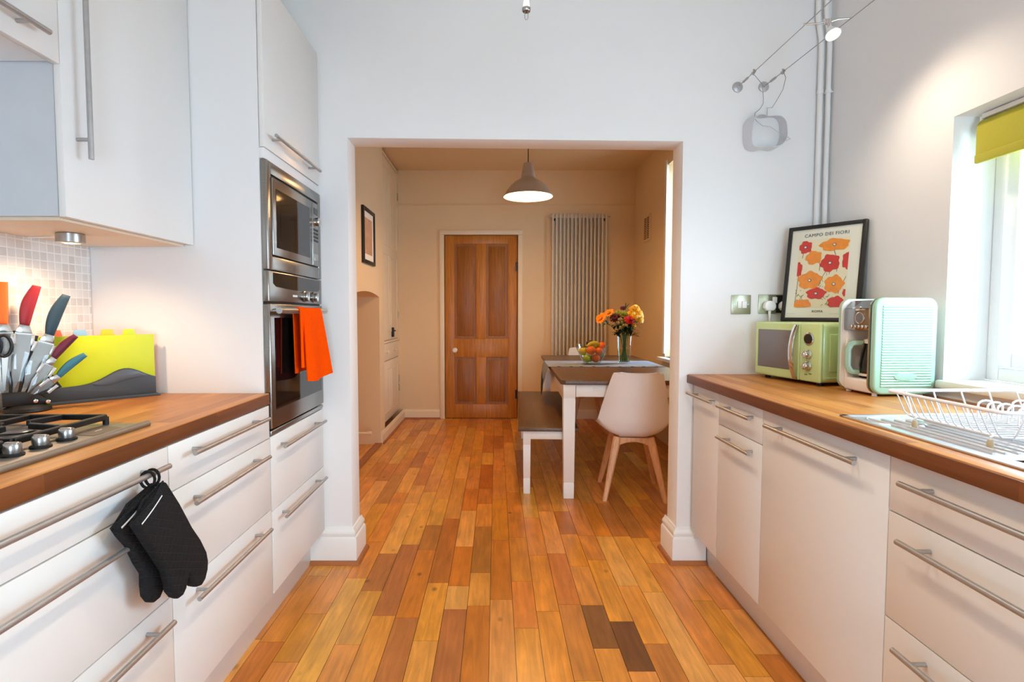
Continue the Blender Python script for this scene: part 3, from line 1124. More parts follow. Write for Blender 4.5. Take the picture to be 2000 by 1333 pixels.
# ------------------------------------------------------------------ wall cabinets
def build_uppers():
    fx = -1.077
    t = thing('wall_cabinet', 'tall white wall cabinet with a long vertical bar handle beside the oven housing', 'cabinet', (-1.27, 1.64, 1.445))
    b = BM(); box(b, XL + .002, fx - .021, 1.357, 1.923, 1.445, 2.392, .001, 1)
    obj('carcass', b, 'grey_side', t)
    d = BM(); box(d, fx - .018, fx, 1.355, 1.921, 1.443, 2.392, .0012, 2)
    dr = obj('door', d, 'cab', t)
    bar_handle((fx + .035, 1.400, 1.597), (fx + .035, 1.400, 2.24), fx, 'z', dr, .05)
    u = BM(); box(u, XL + .01, fx - .03, 1.372, 1.91, 1.437, 1.445); obj('bottom_panel', u, M['beige'], t)
    t = thing('wall_cabinet', 'short white cooker-hood wall cabinet above the hob with a horizontal bar handle', 'cabinet', (-1.27, 1.05, 1.815))
    b = BM(); box(b, XL + .002, fx - .021, .757, 1.353, 1.822, 2.392, .001, 1); obj('carcass', b, 'carcass', t)
    d = BM(); box(d, fx - .018, fx, .755, 1.353, 1.815, 2.392, .0012, 2); dr = obj('door', d, 'cab', t)
    bar_handle((fx + .033, .83, 1.858), (fx + .033, 1.287, 1.858), fx, 'y', dr, .05)


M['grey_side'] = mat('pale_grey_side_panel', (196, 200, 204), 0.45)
M['beige'] = mat('birch_ply_underside', (232, 214, 190), 0.5, var=0.02)
build_uppers()

b = BM(); box(b, XL + .001, XL + .009, .12, 1.923, WT + .0005, 1.444)
tag(obj('tile_splashback', b, 'tile', origin=(XL, 1, WT)), 'white mosaic tile splashback on the left wall behind the knives', 'tiles')

t = thing('cabinet_downlight', 'round brushed-steel downlight under the tall wall cabinet', 'light', (-1.262, 1.60, 1.405))
b = BM(); lathe(b, [(.034, 1.437), (.036, 1.435), (.036, 1.410), (.033, 1.408), (.028, 1.408), (.027, 1.416), (0, 1.417)][::-1], (-1.262, 1.60, 0), 28); obj('housing', b, 'steel', t)
b = BM(); lathe(b, [(0, 1.4135), (.026, 1.4135), (.026, 1.4155), (0, 1.4155)], (-1.262, 1.60, 0), 24); obj('lens', b, 'halo', t)
b = BM(); tube(b, [(-1.29, 1.62, 1.430), (-1.33, 1.635, 1.432), (-1.39, 1.655, 1.434), (-1.44, 1.66, 1.434)], .0022, 8); obj('cable', b, 'white_plastic', t)


# ------------------------------------------------------------------ gas hob
def build_hob():
    t = thing('gas_hob', 'stainless gas hob with black pan supports set in the left worktop', 'hob', (-1.14, 1.07, WT))
    b = BM()
    x0, x1, y0, y1 = -1.395, -0.888, .785, 1.362
    box(b, x0, x1, y0, y1, WT, WT + .006, .003)
    # raised front rail, thickest at its right end
    tube(b, [(x1 - .004, y0 + .005, WT + .006), (x1 - .004, y1 - .005, WT + .006)], .0085, 14)
    obj('hob_plate', b, 'hob_steel', t)
    b = BM(); prism(b, [(-.925, 1.215), (-.905, 1.300), (-.985, 1.330), (-1.005, 1.230)], 'xy', WT + .006, WT + .0068); obj('control_plate', b, M['plate'], t)
    b = BM(); box(b, -.957, -.954, 1.262, 1.284, WT + .0068, WT + .0072); obj('marking', b, 'white_plastic', t)
    for y in (.90, .975, 1.046, 1.112, 1.180):
        k = BM()
        lathe(k, [(.0195, 0), (.0195, .004), (.017, .006), (0, .006)], (-.957, y, WT + .006), 24); kb = obj('knob_base', k, 'black', t)
        k = BM()
        lathe(k, [(.0145, .006), (.0155, .021), (.0140, .0245), (0, .025)], (-.957, y, WT + .006), 24)
        box(k, -.970, -.944, y - .0045, y + .0045, WT + .020, WT + .0335, .002)
        obj('knob', k, 'steel', t)
    for (x, y, r) in ((-1.10, 1.215, .036), (-1.30, 1.215, .030), (-1.10, .93, .030), (-1.30, .93, .045)):
        k = BM(); lathe(k, [(r + .012, 0), (r + .010, .004), (r, .006), (r, .009)], (x, y, WT + .006), 28); bb = obj('burner', k, 'steel', t)
        k = BM(); lathe(k, [(r - .004, .0092), (r - .002, .012), (r - .006, .014), (0, .0145)], (x, y, WT + .006), 28); obj('burner_cap', k, M['capgrey'], bb)
    zt = WT + .026
    for (ya, yb) in ((1.085, 1.345), (.80, 1.06)):
        g = BM()
        xa, xb = -.990, -1.375
        yc = (ya + yb) / 2
        def bar(p, q, r=.0055):
            p, q = Vector(p), Vector(q)
            dd = (q - p); L_ = dd.length; dd.normalize()
            rot = dd.to_track_quat('X', 'Z').to_matrix().to_4x4()
            box(g, 0, L_, -r, r, -.008, .006, .002, 1, mtx=Matrix.Translation(p) @ rot)
        for y in (ya, yb):
            bar((xa, y, zt), (xb, y, zt))
        for x in (xa, xb):
            bar((x, ya, zt), (x, yb, zt))
        bar(((xa + xb) / 2, ya, zt), ((xa + xb) / 2, yb, zt))
        for bx in (-1.10, -1.30):
            for dy in (-1, 1):
                bar((bx, yc + dy * .13, zt), (bx, yc + dy * .03, zt + .005))
            for dx in (-1, 1):
                bar((bx + dx * .095, yc, zt), (bx + dx * .03, yc, zt + .005))
        for x in (xa, xb):
            for y in (ya, yb):
                cyl(g, (x, y, WT + .006), (x, y, zt), .007, 10)
        obj('pan_support', g, 'iron', t)


M['plate'] = mat('etched_control_plate', (112, 98, 82), 0.6, 0.0)
M['capgrey'] = mat('burner_cap_enamel', (70, 76, 84), 0.3, 0.3)
build_hob()


# ------------------------------------------------------------------ knives in a fan stand
def build_knives():
    O = Vector((-1.385, 1.57, .93))
    d = Vector((-.661, .75, 0)).normalized()
    e1 = Vector((.75, .661, 0)).normalized()

    def W(s, z, off):
        return Vector((O.x, O.y, 0)) + e1 * s + d * off + Vector((0, 0, z))

    def flat(bm, pts, off, th, bev=0.0, mi=0):
        t = bmesh.new()
        A = [t.verts.new(W(s, z, off - th / 2)) for s, z in pts]
        B = [t.verts.new(W(s, z, off + th / 2)) for s, z in pts]
        n = len(pts)
        fa = t.faces.new(A); fb = t.faces.new(B[::-1])
        for i in range(n):
            t.faces.new((A[i], B[i], B[(i + 1) % n], A[(i + 1) % n]))
        bmesh.ops.recalc_face_normals(t, faces=t.faces[:])
        if bev:
            ed = [e for e in t.edges if e in fa.edges[:] or e in fb.edges[:]]
            bmesh.ops.bevel(t, geom=ed, offset=bev, segments=2, profile=.5, affect='EDGES')
        merge(bm, t, mi)

    def knife(name, label, hm, end, bol, tip, off, hw, bw):
        t = thing(name, label, 'knife', W(*tip, off), 0)
        end, bol, tip = Vector(end), Vector(bol), Vector(tip)
        ax = (end - bol).normalized(); nx = Vector((ax.y, -ax.x))
        L = (end - bol).length
        # curved tapered handle outline
        lft, rgt = [], []
        for k in range(13):
            u = k / 12
            w = hw * (.66 + .50 * math.sin(PI * (u * .88 + .06)) - .06 * u)
            cshift = -.10 * L * math.sin(PI * u) * .5
            c = bol + ax * (L * u) + nx * cshift
            lft.append(c - nx * w); rgt.append(c + nx * w)
        b = BM(); flat(b, [tuple(p) for p in lft + rgt[::-1]], off, .022, .007); obj('handle', b, hm, t)
        bx = (tip - bol).normalized(); bn = Vector((bx.y, -bx.x))
        b = BM()
        lb = .022
        flat(b, [tuple(bol - bn * hw * .75 - bx * .004), tuple(bol + bn * hw * .75 - bx * .004), tuple(bol + bn * bw * .85 + bx * lb), tuple(bol - bn * bw * .95 + bx * lb)], off, .012, .003)
        obj('bolster', b, 'blade', t)
        b = BM()
        s = bol + bx * lb
        LB = (tip - s).length
        pts = [s - bn * bw * .95, s + bn * bw * .85, s + bn * bw * .8 + bx * LB * .6, tip, s - bn * bw * .95 + bx * LB * .35]
        flat(b, [tuple(p) for p in pts], off, .003)
        obj('blade', b, 'blade', t)
    G_ = 'knives in the fan stand'
    knife('kitchen_knife', 'large kitchen knife with an orange handle standing upright in the fan stand', 'k_orange', (-.042, 1.292), (-.047, 1.168), (-.046, .975), .020, .0165, .024)
    knife('kitchen_knife', 'large kitchen knife with a dark red handle in the fan stand', 'k_red', (.033, 1.283), (.001, 1.165), (-.028, .975), .020, .0150, .022)
    knife('kitchen_knife', 'large kitchen knife with a dark slate-blue handle leaning right in the fan stand', 'k_navy', (.101, 1.257), (.057, 1.135), (-.008, .975), .020, .0150, .021)
    knife('paring_knife', 'small paring knife with a burgundy handle in the fan stand', 'k_purple', (.118, 1.133), (.063, 1.067), (.000, .968), -.020, .0105, .013)
    knife('paring_knife', 'small paring knife with a teal handle, lowest in the fan stand', 'k_teal', (.139, 1.074), (.072, 1.012), (.004, .958), -.020, .0105, .013)
    # scissors
    t = thing('scissors', 'kitchen scissors with black-ringed handles hung at the front of the fan stand', 'scissors', W(-.045, .97, -.045))
    for sgn in (0, 1):
        b = BM()
        pts = []
        for k in range(20):
            a = 2 * PI * k / 20
            pts.append(W(-.045 + sgn * -.022 + .0165 * math.cos(a), 1.109 + .030 * math.sin(a), -.045 + sgn * .005))
        tube(b, pts, .0045, 8, closed=True); obj('finger_ring', b, 'black', t)
    b = BM(); flat(b, [(-.050, 1.08), (-.036, 1.08), (-.046, .985), (-.052, .975)], -.045, .003); flat(b, [(-.066, 1.08), (-.054, 1.08), (-.052, .985), (-.056, .975)], -.041, .003); obj('blades', b, 'blade', t)
    # stand
    t = thing('knife_stand', 'clear and black fan-shaped knife stand beside the hob', 'knife block', (O.x, O.y, WT))
    b = BM()
    lathe(b, [(.050, WT), (.056, WT + .003), (.054, WT + .012), (.040, WT + .020), (0, WT + .022)], (O.x + .004, O.y - .004, 0), 28)
    obj('base', b, 'black', t)
    b = BM()
    flat(b, [(-.055, .932), (.035, .932), (.050, .944), (.030, .960), (.0, .968), (-.055, .968)], 0, .060, .006)
    obj('hub', b, 'black', t)
    for (s, z) in ((.018, .944), (.046, .940)):
        q = BM(); lathe(q, [(.0055, 0), (.0055, .004), (0, .006)], (0, 0, 0), 14, Matrix.Translation(W(s, z, -.031)) @ (-d).to_track_quat('Z', 'Y').to_matrix().to_4x4()); obj('screw', q, 'chrome', t)

    def vane(a, b_, w, off, th=.006, mt='acrylic', clip=True):
        a, b_ = Vector(a), Vector(b_)
        ax = (b_ - a).normalized(); nx = Vector((ax.y, -ax.x))
        v = BM()
        flat(v, [tuple(a - nx * w * .35), tuple(a + nx * w * .35), tuple(b_ + nx * w), tuple(b_ - nx * w)], off, th, .001)
        vo = obj('slot', v, mt, t)
        if clip:
            for sg in (-1, 1):
                c = BM()
                p0 = b_ - ax * .030 + nx * w * sg * .92
                p1 = b_ + nx * w * sg * .92
                flat(c, [tuple(p0 - nx * .004), tuple(p0 + nx * .004), tuple(p1 + nx * .004), tuple(p1 - nx * .004)], off, th + .004, .001)
                obj('edge_clip', c, M['clip'], vo)
    vane((-.046, .955), (-.047, 1.142), .026, .008)
    vane((-.028, .955), (-.003, 1.138), .025, .008)
    vane((-.010, .955), (.046, 1.110), .024, .008)
    vane((.000, .950), (.052, 1.046), .016, -.030)
    vane((.004, .946), (.060, .996), .015, -.030)
    vane((-.037, .955), (-.026, 1.15), .010, .030, .008, 'black', False)
    vane((-.020, .955), (.022, 1.135), .010, .030, .008, 'black', False)
    vane((-.006, .955), (.048, 1.06), .009, .030, .008, 'black', False)
    vane((.002, .950), (.060, 1.015), .008, .020, .008, 'black', False)
    vane((.006, .946), (.076, .985), .010, .004, .008, 'black', False)


M['clip'] = mat('clear_bright_edge', (200, 200, 200), 0.25, 0.5)
build_knives()


# ------------------------------------------------------------------ chopping boards
def build_boards():
    R = Vector((-1.197, 1.872, 0)); L = Vector((-1.410, 1.640, 0))
    u = (R - L).normalized()               # left to right
    n = Vector((-u.y, u.x, 0))             # away from the viewer
    Wd = (R - L).length

    def P(s, k, z):
        return Vector((L.x, L.y, 0)) + u * s + n * k + Vector((0, 0, z))

    def slab(bm, pts, k0, k1, bev=0.002):
        t = bmesh.new()
        A = [t.verts.new(P(s, k0, z)) for s, z in pts]; B = [t.verts.new(P(s, k1, z)) for s, z in pts]
        m_ = len(pts)
        fa = t.faces.new(A); fb = t.faces.new(B[::-1])
        for i in range(m_):
            t.faces.new((A[i], B[i], B[(i + 1) % m_], A[(i + 1) % m_]))
        bmesh.ops.recalc_face_normals(t, faces=t.faces[:])
        if bev:
            ed = [e for e in t.edges if e in fa.edges[:] or e in fb.edges[:]]
            bmesh.ops.bevel(t, geom=ed, offset=bev, segments=2, profile=.5, affect='EDGES')
        merge(bm, t)
    t = thing('board_stand', 'dark grey chopping-board stand with a wavy lime front, by the tall cabinet', 'board stand', P(Wd / 2, .025, WT))
    b = BM(); slab(b, [(-.015, WT), (Wd + .010, WT), (Wd + .010, WT + .006), (Wd, WT + .010), (0, WT + .010), (-.015, WT + .006)], -.012, .056, .001)
    obj('base', b, 'darkgrey', t)

    def wave(s):
        x = s / Wd
        # low on the left, crest at three quarters, falling to the right edge
        return WT + .052 + .046 * math.exp(-((x - .72) / .22) ** 2) + .006 * x
    lo = [(0, WT + .010), (Wd, WT + .010)] + [(Wd * (1 - k / 24), wave(Wd * (1 - k / 24))) for k in range(25)]
    b = BM(); slab(b, lo, -.003, .004, .0012); fr = obj('wave_front', b, 'darkgrey', t)
    lens = [(Wd * (.42 + .50 * k / 16), wave(Wd * (.42 + .50 * k / 16)) - .005 - .034 * math.sin(PI * k / 16)) for k in range(1, 16)]
    lens += [(s, wave(s) - .004) for s in [Wd * (.92 - .50 * k / 16) for k in range(17)]]
    b = BM(); slab(b, lens, -.0045, -.002, .0006); obj('wave_inset', b, M['inset'], fr)
    b = BM(); slab(b, [(0, WT + .010), (Wd, WT + .010), (Wd, 1.128), (0, 1.128)], .005, .012, .001); obj('lime_panel', b, 'lime', t)
    b = BM(); slab(b, [(0, WT + .01), (Wd, WT + .01), (Wd, WT + .04), (0, WT + .04)], .042, .050, .001); obj('back_rail', b, 'darkgrey', t)
    for i, (mt, s0, nm) in enumerate((('lime_dark', .222, 'lime green'), ('amber', .162, 'amber yellow'), ('blue', .090, 'pale blue'), ('red', .026, 'red'))):
        k0 = .015 + i * .0065
        b = BM(); slab(b, [(.004, WT + .012), (Wd - .004, WT + .012), (Wd - .004, 1.120), (.004, 1.120)], k0, k0 + .005, .001)
        r = obj('chopping_board', b, mt)
        tag(r, f'chopping board with a {nm} index tab standing in the wavy stand', 'chopping board', 'index chopping boards in the stand')
        c = BM(); slab(c, [(s0, 1.118), (s0 + .044, 1.118), (s0 + .037, 1.147), (s0 + .007, 1.147)], k0, k0 + .005, .001)
        obj('index_tab', c, mt, r)


M['inset'] = mat('mid_grey_plastic', (82, 86, 92), 0.3)
build_boards()


# ------------------------------------------------------------------ oven mitts
def build_mitts():
    front = [(1.189, .82), (1.135, .793), (1.084, .764), (1.105, .731), (1.142, .674), (1.178, .618), (1.186, .589), (1.193, .562), (1.207, .543), (1.222, .532), (1.238, .531), (1.252, .541), (1.259, .558), (1.263, .566), (1.268, .553), (1.283, .530), (1.301, .519), (1.318, .514), (1.334, .521), (1.347, .542), (1.350, .565), (1.344, .590), (1.318, .634), (1.283, .68), (1.236, .755)]
    rear = [(1.196, .812), (1.13, .79), (1.069, .762), (1.085, .737), (1.11, .705), (1.134, .656), (1.153, .625), (1.152, .600), (1.155, .572), (1.168, .553), (1.185, .543), (1.204, .543), (1.218, .556), (1.228, .58), (1.238, .60), (1.262, .60), (1.29, .61), (1.285, .66), (1.265, .71), (1.24, .76)]
    for nm, poly, xc, th, lab in (('front', front, -.752, .024, 'black quilted oven mitt hanging in front, nearer the floorboards'), ('rear', rear, -.783, .020, 'black quilted oven mitt hanging behind its twin, against the drawer fronts')):
        t = thing('oven_mitt', lab, 'oven mitt', (xc, 1.2, .52), 0, 'pair of oven mitts')
        # puffed body from stacked inset outlines
        b = BM()
        cy = sum(p[0] for p in poly) / len(poly); cz = sum(p[1] for p in poly) / len(poly)
        prism(b, poly, 'yz', xc - th / 2, xc + th / 2, bev=.0085, seg=4)
        obj('mitt_body', b, 'mitt', t)
        a, c = Vector(poly[0]), Vector(poly[2])
        p = BM()
        mid = (a + c) / 2
        pts = []
        for k in range(9):
            u = k / 8
            q = a.lerp(c, .30 + .66 * u)
            off = .0100 + .002 * math.sin(PI * u)
            pts.append((xc + th * .28 + .004, q.x + off * .85, q.y - off * .60))
        tube(p, pts, .0022, 8); obj('piping', p, 'piping', t)
        # cuff binding
        p = BM(); tube(p, [(xc, a.x, a.y), (xc + th * .5, (a.x + c.x) / 2, (a.y + c.y) / 2 + .002), (xc, c.x, c.y), (xc - th * .5, (a.x + c.x) / 2, (a.y + c.y) / 2 + .002)], .004, 8, closed=True); obj('cuff_binding', p, 'mitt', t)
        p = BM()
        top = Vector((-.785, a.x + (.006 if nm == 'front' else .0), .831))
        yy = 1.204 if nm == 'front' else 1.188
        pts = []
        for k in range(16):
            an = 2 * PI * k / 16
            pts.append((-.785 + .0135 * math.cos(an), yy + .004 * math.cos(an), .826 + .019 * math.sin(an)))
        tube(p, pts, .0032, 8, closed=True)
        tube(p, [(-.785 + .004, yy, .808), (xc, a.x, a.y - .006)], .004, 8)
        obj('hanging_loop', p, 'mitt', t)
    # quilting stitches are in the cloth bump


build_mitts()


# ------------------------------------------------------------------ orange towel
def build_towel():
    t = thing('tea_towel', 'orange tea towel folded over the oven door rail', 'towel', (-.765, 2.25, .93))
    zt = 1.2255
    def front(u, v):   # v from rail to hem
        y = 2.122 + (2.335 - 2.122) * u
        if v < .12:
            a = PI * (v / .12)      # over the rail
            x = -.775 - .0150 * math.cos(a); z = 1.2105 + .0150 * math.sin(a)
        else:
            w = (v - .12) / .88
            z = 1.2105 - w * (.275 + .012 * math.sin(PI * u))
            x = -.760 + .012 * w * math.sin(u * 7) + .020 * w
            y += w * (u - .35) * .085
        return (x, y, z)
    b = BM(); sheet(b, front, 22, 40, .004); obj('front_layer', b, 'towel', t)
    def back(u, v):
        y = 2.085 + (2.31 - 2.085) * u
        w = v
        z = 1.2105 - w * .245
        x = -.792 + .006 * math.sin(u * 9 + 1) * w
        if v < .1:
            x = -.792
        y += w * (u - .9) * .0
        return (x, y, z)
    b = BM(); sheet(b, back, 22, 24, .004); obj('back_layer', b, 'towel', t)
    def fold(u, v):
        y = 2.078 + (2.150 - 2.078) * u
        if v < .12:
            a = PI * (v / .12)
            x = -.775 - .0165 * math.cos(a); z = 1.2105 + .0165 * math.sin(a)
        else:
            w = (v - .12) / .88
            z = 1.2105 - w * .222
            x = -.7585 + .008 * math.sin(u * 10) * w
        return (x, y, z)
    b = BM(); sheet(b, fold, 12, 30, .004); obj('side_fold', b, 'towel', t)


build_towel()


# ------------------------------------------------------------------ right: sink, rack
def build_sink():
    t = thing('sink', 'stainless inset sink with ribbed drainer on the right worktop', 'sink', (1.2, 1.05, WT))
    b = BM()
    x0, x1, y0, y1 = .962, 1.43, .55, 1.488
    z = WT + .004
    # rim
    box(b, x0, x0 + .018, y0, y1, WT, z + .001, .002); box(b, x1 - .018, x1, y0, y1, WT, z + .001, .002)
    box(b, x0, x1, y1 - .018, y1, WT, z + .001, .002); box(b, x0, x1, y0, y0 + .018, WT, z + .001, .002)
    box(b, x0 + .01, x1 - .01, SY1 - .002, y1 - .01, WT, z - .002)
    box(b, x0 + .01, SX0 + .018, y0 + .01, SY1, WT, z - .001); box(b, SX1 - .018, x1 - .01, y0 + .01, SY1, WT, z - .001)
    box(b, SX0, SX1, y0 + .01, SY0 + .02, WT, z - .001)
    obj('rim_and_drainer', b, 'sink', t)
    r = BM()
    for i in range(15):
        xx = x0 + .045 + i * .0265
        ys = y1 - .055 - .030 * abs(math.sin(i * .45))
        tube(r, [(xx, 1.07, z - .001), (xx, ys, z - .001)], .0035, 6)
    obj('drainer_ribs', r, 'sink', t)
    d = BM(); lathe(d, [(.055, 0), (.062, .003), (.068, .0), ], (1.05, 1.395, z - .002), 28, close_ends=False); obj('drain_dish', d, 'sink', t)
    w = BM()
    # bowl: rounded rectangle walls
    pts = []
    cx, cy = (SX0 + SX1) / 2, (SY0 + SY1) / 2
    hx, hy = (SX1 - SX0) / 2 - .006, (SY1 - SY0) / 2 - .006
    def rr(s, zz):
        out = []
        for k in range(40):
            a = 2 * PI * k / 40
            ca, sa = math.cos(a), math.sin(a)
            p = 3.2
            rad = (abs(ca) ** p + abs(sa) ** p) ** (-1 / p)
            out.append(w.verts.new((cx + hx * s * rad * ca, cy + hy * s * rad * sa, zz)))
        return out
    rings = [rr(1.10, z), rr(1.0, z + .0005), rr(.97, z - .01), rr(.93, WT - .13), rr(.80, WT - .155), rr(.1, WT - .160)]
    for a, b_ in zip(rings[:-1], rings[1:]):
        for k in range(40):
            w.faces.new((a[k], a[(k + 1) % 40], b_[(k + 1) % 40], b_[k]))
    w.faces.new(rings[-1])
    obj('bowl', w, 'sink', t)


build_sink()


def build_rack():
    t = thing('dish_rack', 'white wire dish rack standing on the sink drainer', 'dish rack', (1.2, 1.22, WT + .003))
    zt, zb = 1.000, .942
    xa, xb, ya, yb = 1.018, 1.405, 1.064, 1.387
    def rrect(x0, x1, y0, y1, z, r=.03, n=6):
        out = []
        for (cx, cy, a0) in ((x1 - r, y1 - r, 0), (x0 + r, y1 - r, PI / 2), (x0 + r, y0 + r, PI), (x1 - r, y0 + r, 1.5 * PI)):
            for k in range(n + 1):
                a = a0 + PI / 2 * k / n
                out.append((cx + r * math.cos(a), cy + r * math.sin(a), z))
        return out
    b = BM(); tube(b, rrect(xa, xb, ya, yb, zt, .018), .0042, 10, closed=True); obj('top_rail', b, 'rack', t)
    b = BM(); tube(b, rrect(xa + .03, xb - .03, ya + .03, yb - .03, zb, .02), .0032, 8, closed=True); obj('bottom_rail', b, 'rack', t)
    n = 13
    for k in range(n):
        y = ya + .035 + (yb - ya - .07) * k / (n - 1)
        b = BM(); tube(b, [(xa, y, zt), (xa + .022, y, zb + .01), (xa + .032, y, zb), (xb - .032, y, zb), (xb - .022, y, zb + .01), (xb, y, zt)], .0018, 6)
        obj('wire', b, 'rack', t)
    for k in range(5):
        x = xa + .05 + (xb - xa - .10) * k / 4
        b = BM(); tube(b, [(x, ya, zt), (x, ya + .022, zb + .01), (x, ya + .03, zb - .003), (x, yb - .03, zb - .003), (x, yb - .022, zb + .01), (x, yb, zt)], .0022, 6)
        obj('wire', b, 'rack', t)
    for row, x in enumerate((1.20, 1.285)):
        for k in range(9):
            y = ya + .05 + k * .026
            b = BM()
            pts = [(x, y, zb)]
            for q in range(7):
                a = PI - PI * q / 6
                pts.append((x + .018 + .018 * math.cos(a), y, zb + .032 + .010 * math.sin(a)))
            pts.append((x + .036, y, zb))
            tube(b, pts, .0026, 6); obj('plate_divider', b, 'rack', t)
    for (x, y) in ((xa + .022, ya + .05), (xa + .022, yb - .07), (xb - .022, ya + .05), (xb - .022, yb - .07)):
        b = BM(); tube(b, [(x + (.008 if x < 1.2 else -.008), y, zb), (x, y, zb - .002), (x, y, WT + .016)], .0028, 8); lg = obj('leg', b, 'rack', t)
        f = BM(); lathe(f, [(.006, WT + .0045), (.0065, WT + .014), (.004, WT + .022), (0, WT + .023)], (x, y, 0), 14); fo = obj('rubber_foot', f, 'foot', lg); fo['label'] = 'beige rubber foot'


build_rack()


# ------------------------------------------------------------------ green microwave
def build_green_mw():
    ang = math.atan2(.08, .36)    # front turned a little to the camera
    # local frame: front faces -x, y along the width (near end y=0), z up
    t = thing('retro_microwave', 'sage green retro microwave on the right worktop under the poppy print', 'microwave', (1.262, 2.078, WT), math.radians(12.2))
    w, dpt, h0, h1 = .372, .252, .012, .252
    b = BM(); box(b, .012, dpt, .003, w - .003, h0, h1, .022, 5); obj('body', b, 'mw_green', t, True)
    s = BM(); box(s, .045, dpt - .03, -.0005, .006, h0 + .045, h1 - .045, .005, 3); obj('side_emboss', s, 'mw_green', t, True)
    s = BM(); box(s, .03, dpt - .01, .0008, .004, h0 + .018, h0 + .024, .001); obj('side_groove', s, 'mw_green', t, True)
    d = BM(); box(d, 0, .016, .108, w, h0 + .002, h1 - .002, .013, 4); dr = obj('door', d, 'mw_green', t, True)
    g = BM(); box(g, -.0015, .002, .140, w - .022, h0 + .040, h1 - .034, .001, 2); obj('door_glass', g, 'mw_screen', dr, True)
    hd = BM()
    prof = []
    n = 14
    for k in range(n + 1):
        u = k / n
        z = h0 + .006 + (h1 - h0 - .016) * u
        x = -.006 - .026 * math.sin(PI * u) ** .8
        prof.append((x, z))
    poly = prof + [(x + .006, z) for x, z in prof[::-1]]
    tt = BM(); prism(tt, poly, 'xz', .112, .134, bev=.0015)
    obj('door_handle', tt, 'chrome', dr, True)
    c = BM(); box(c, 0, .016, 0, .107, h0 + .002, h1 - .002, .013, 4); cp = obj('control_panel', c, 'mw_green', t, True)
    ry = Matrix.Rotation(-PI / 2, 4, 'Y')
    q = BM(); lathe(q, [(.026, 0), (.026, .003), (.022, .005), (.022, .004), (0, .004)], (0, .058, .186), 28, ry @ Matrix.Scale(1.0, 4)); ck = obj('clock', q, 'chrome', cp, True)
    q = BM(); lathe(q, [(.020, .0042), (.020, .0055), (0, .0062)], (0, .058, .186), 24, ry); obj('clock_face', q, 'black_glass', ck, True)
    for z in (.124, .078):
        q = BM(); lathe(q, [(.019, 0), (.019, .004), (.015, .006), (.0135, .020), (.011, .023), (0, .0235)], (0, .058, z), 24, ry)
        box(q, -.026, -.006, .0555, .0605, z - .014, z + .014, .0015)
        obj('dial', q, 'chrome', cp, True)
    for k, z in enumerate((.046, .042)):
        q = BM(); box(q, -.0006, .001, .040 + k * .022, .054 + k * .022, z - .002, z + .003); obj('marking', q, M['mw_mark'], cp, True)
    for (x, y) in ((.04, .04), (.04, w - .04), (dpt - .04, .04), (dpt - .04, w - .04)):
        q = BM(); cyl(q, (x, y, 0), (x, y, h0 + .004), .012, 14); obj('foot', q, 'black', t, True)


M['mw_mark'] = mat('green_marking', (110, 126, 78), 0.5)
build_green_mw()


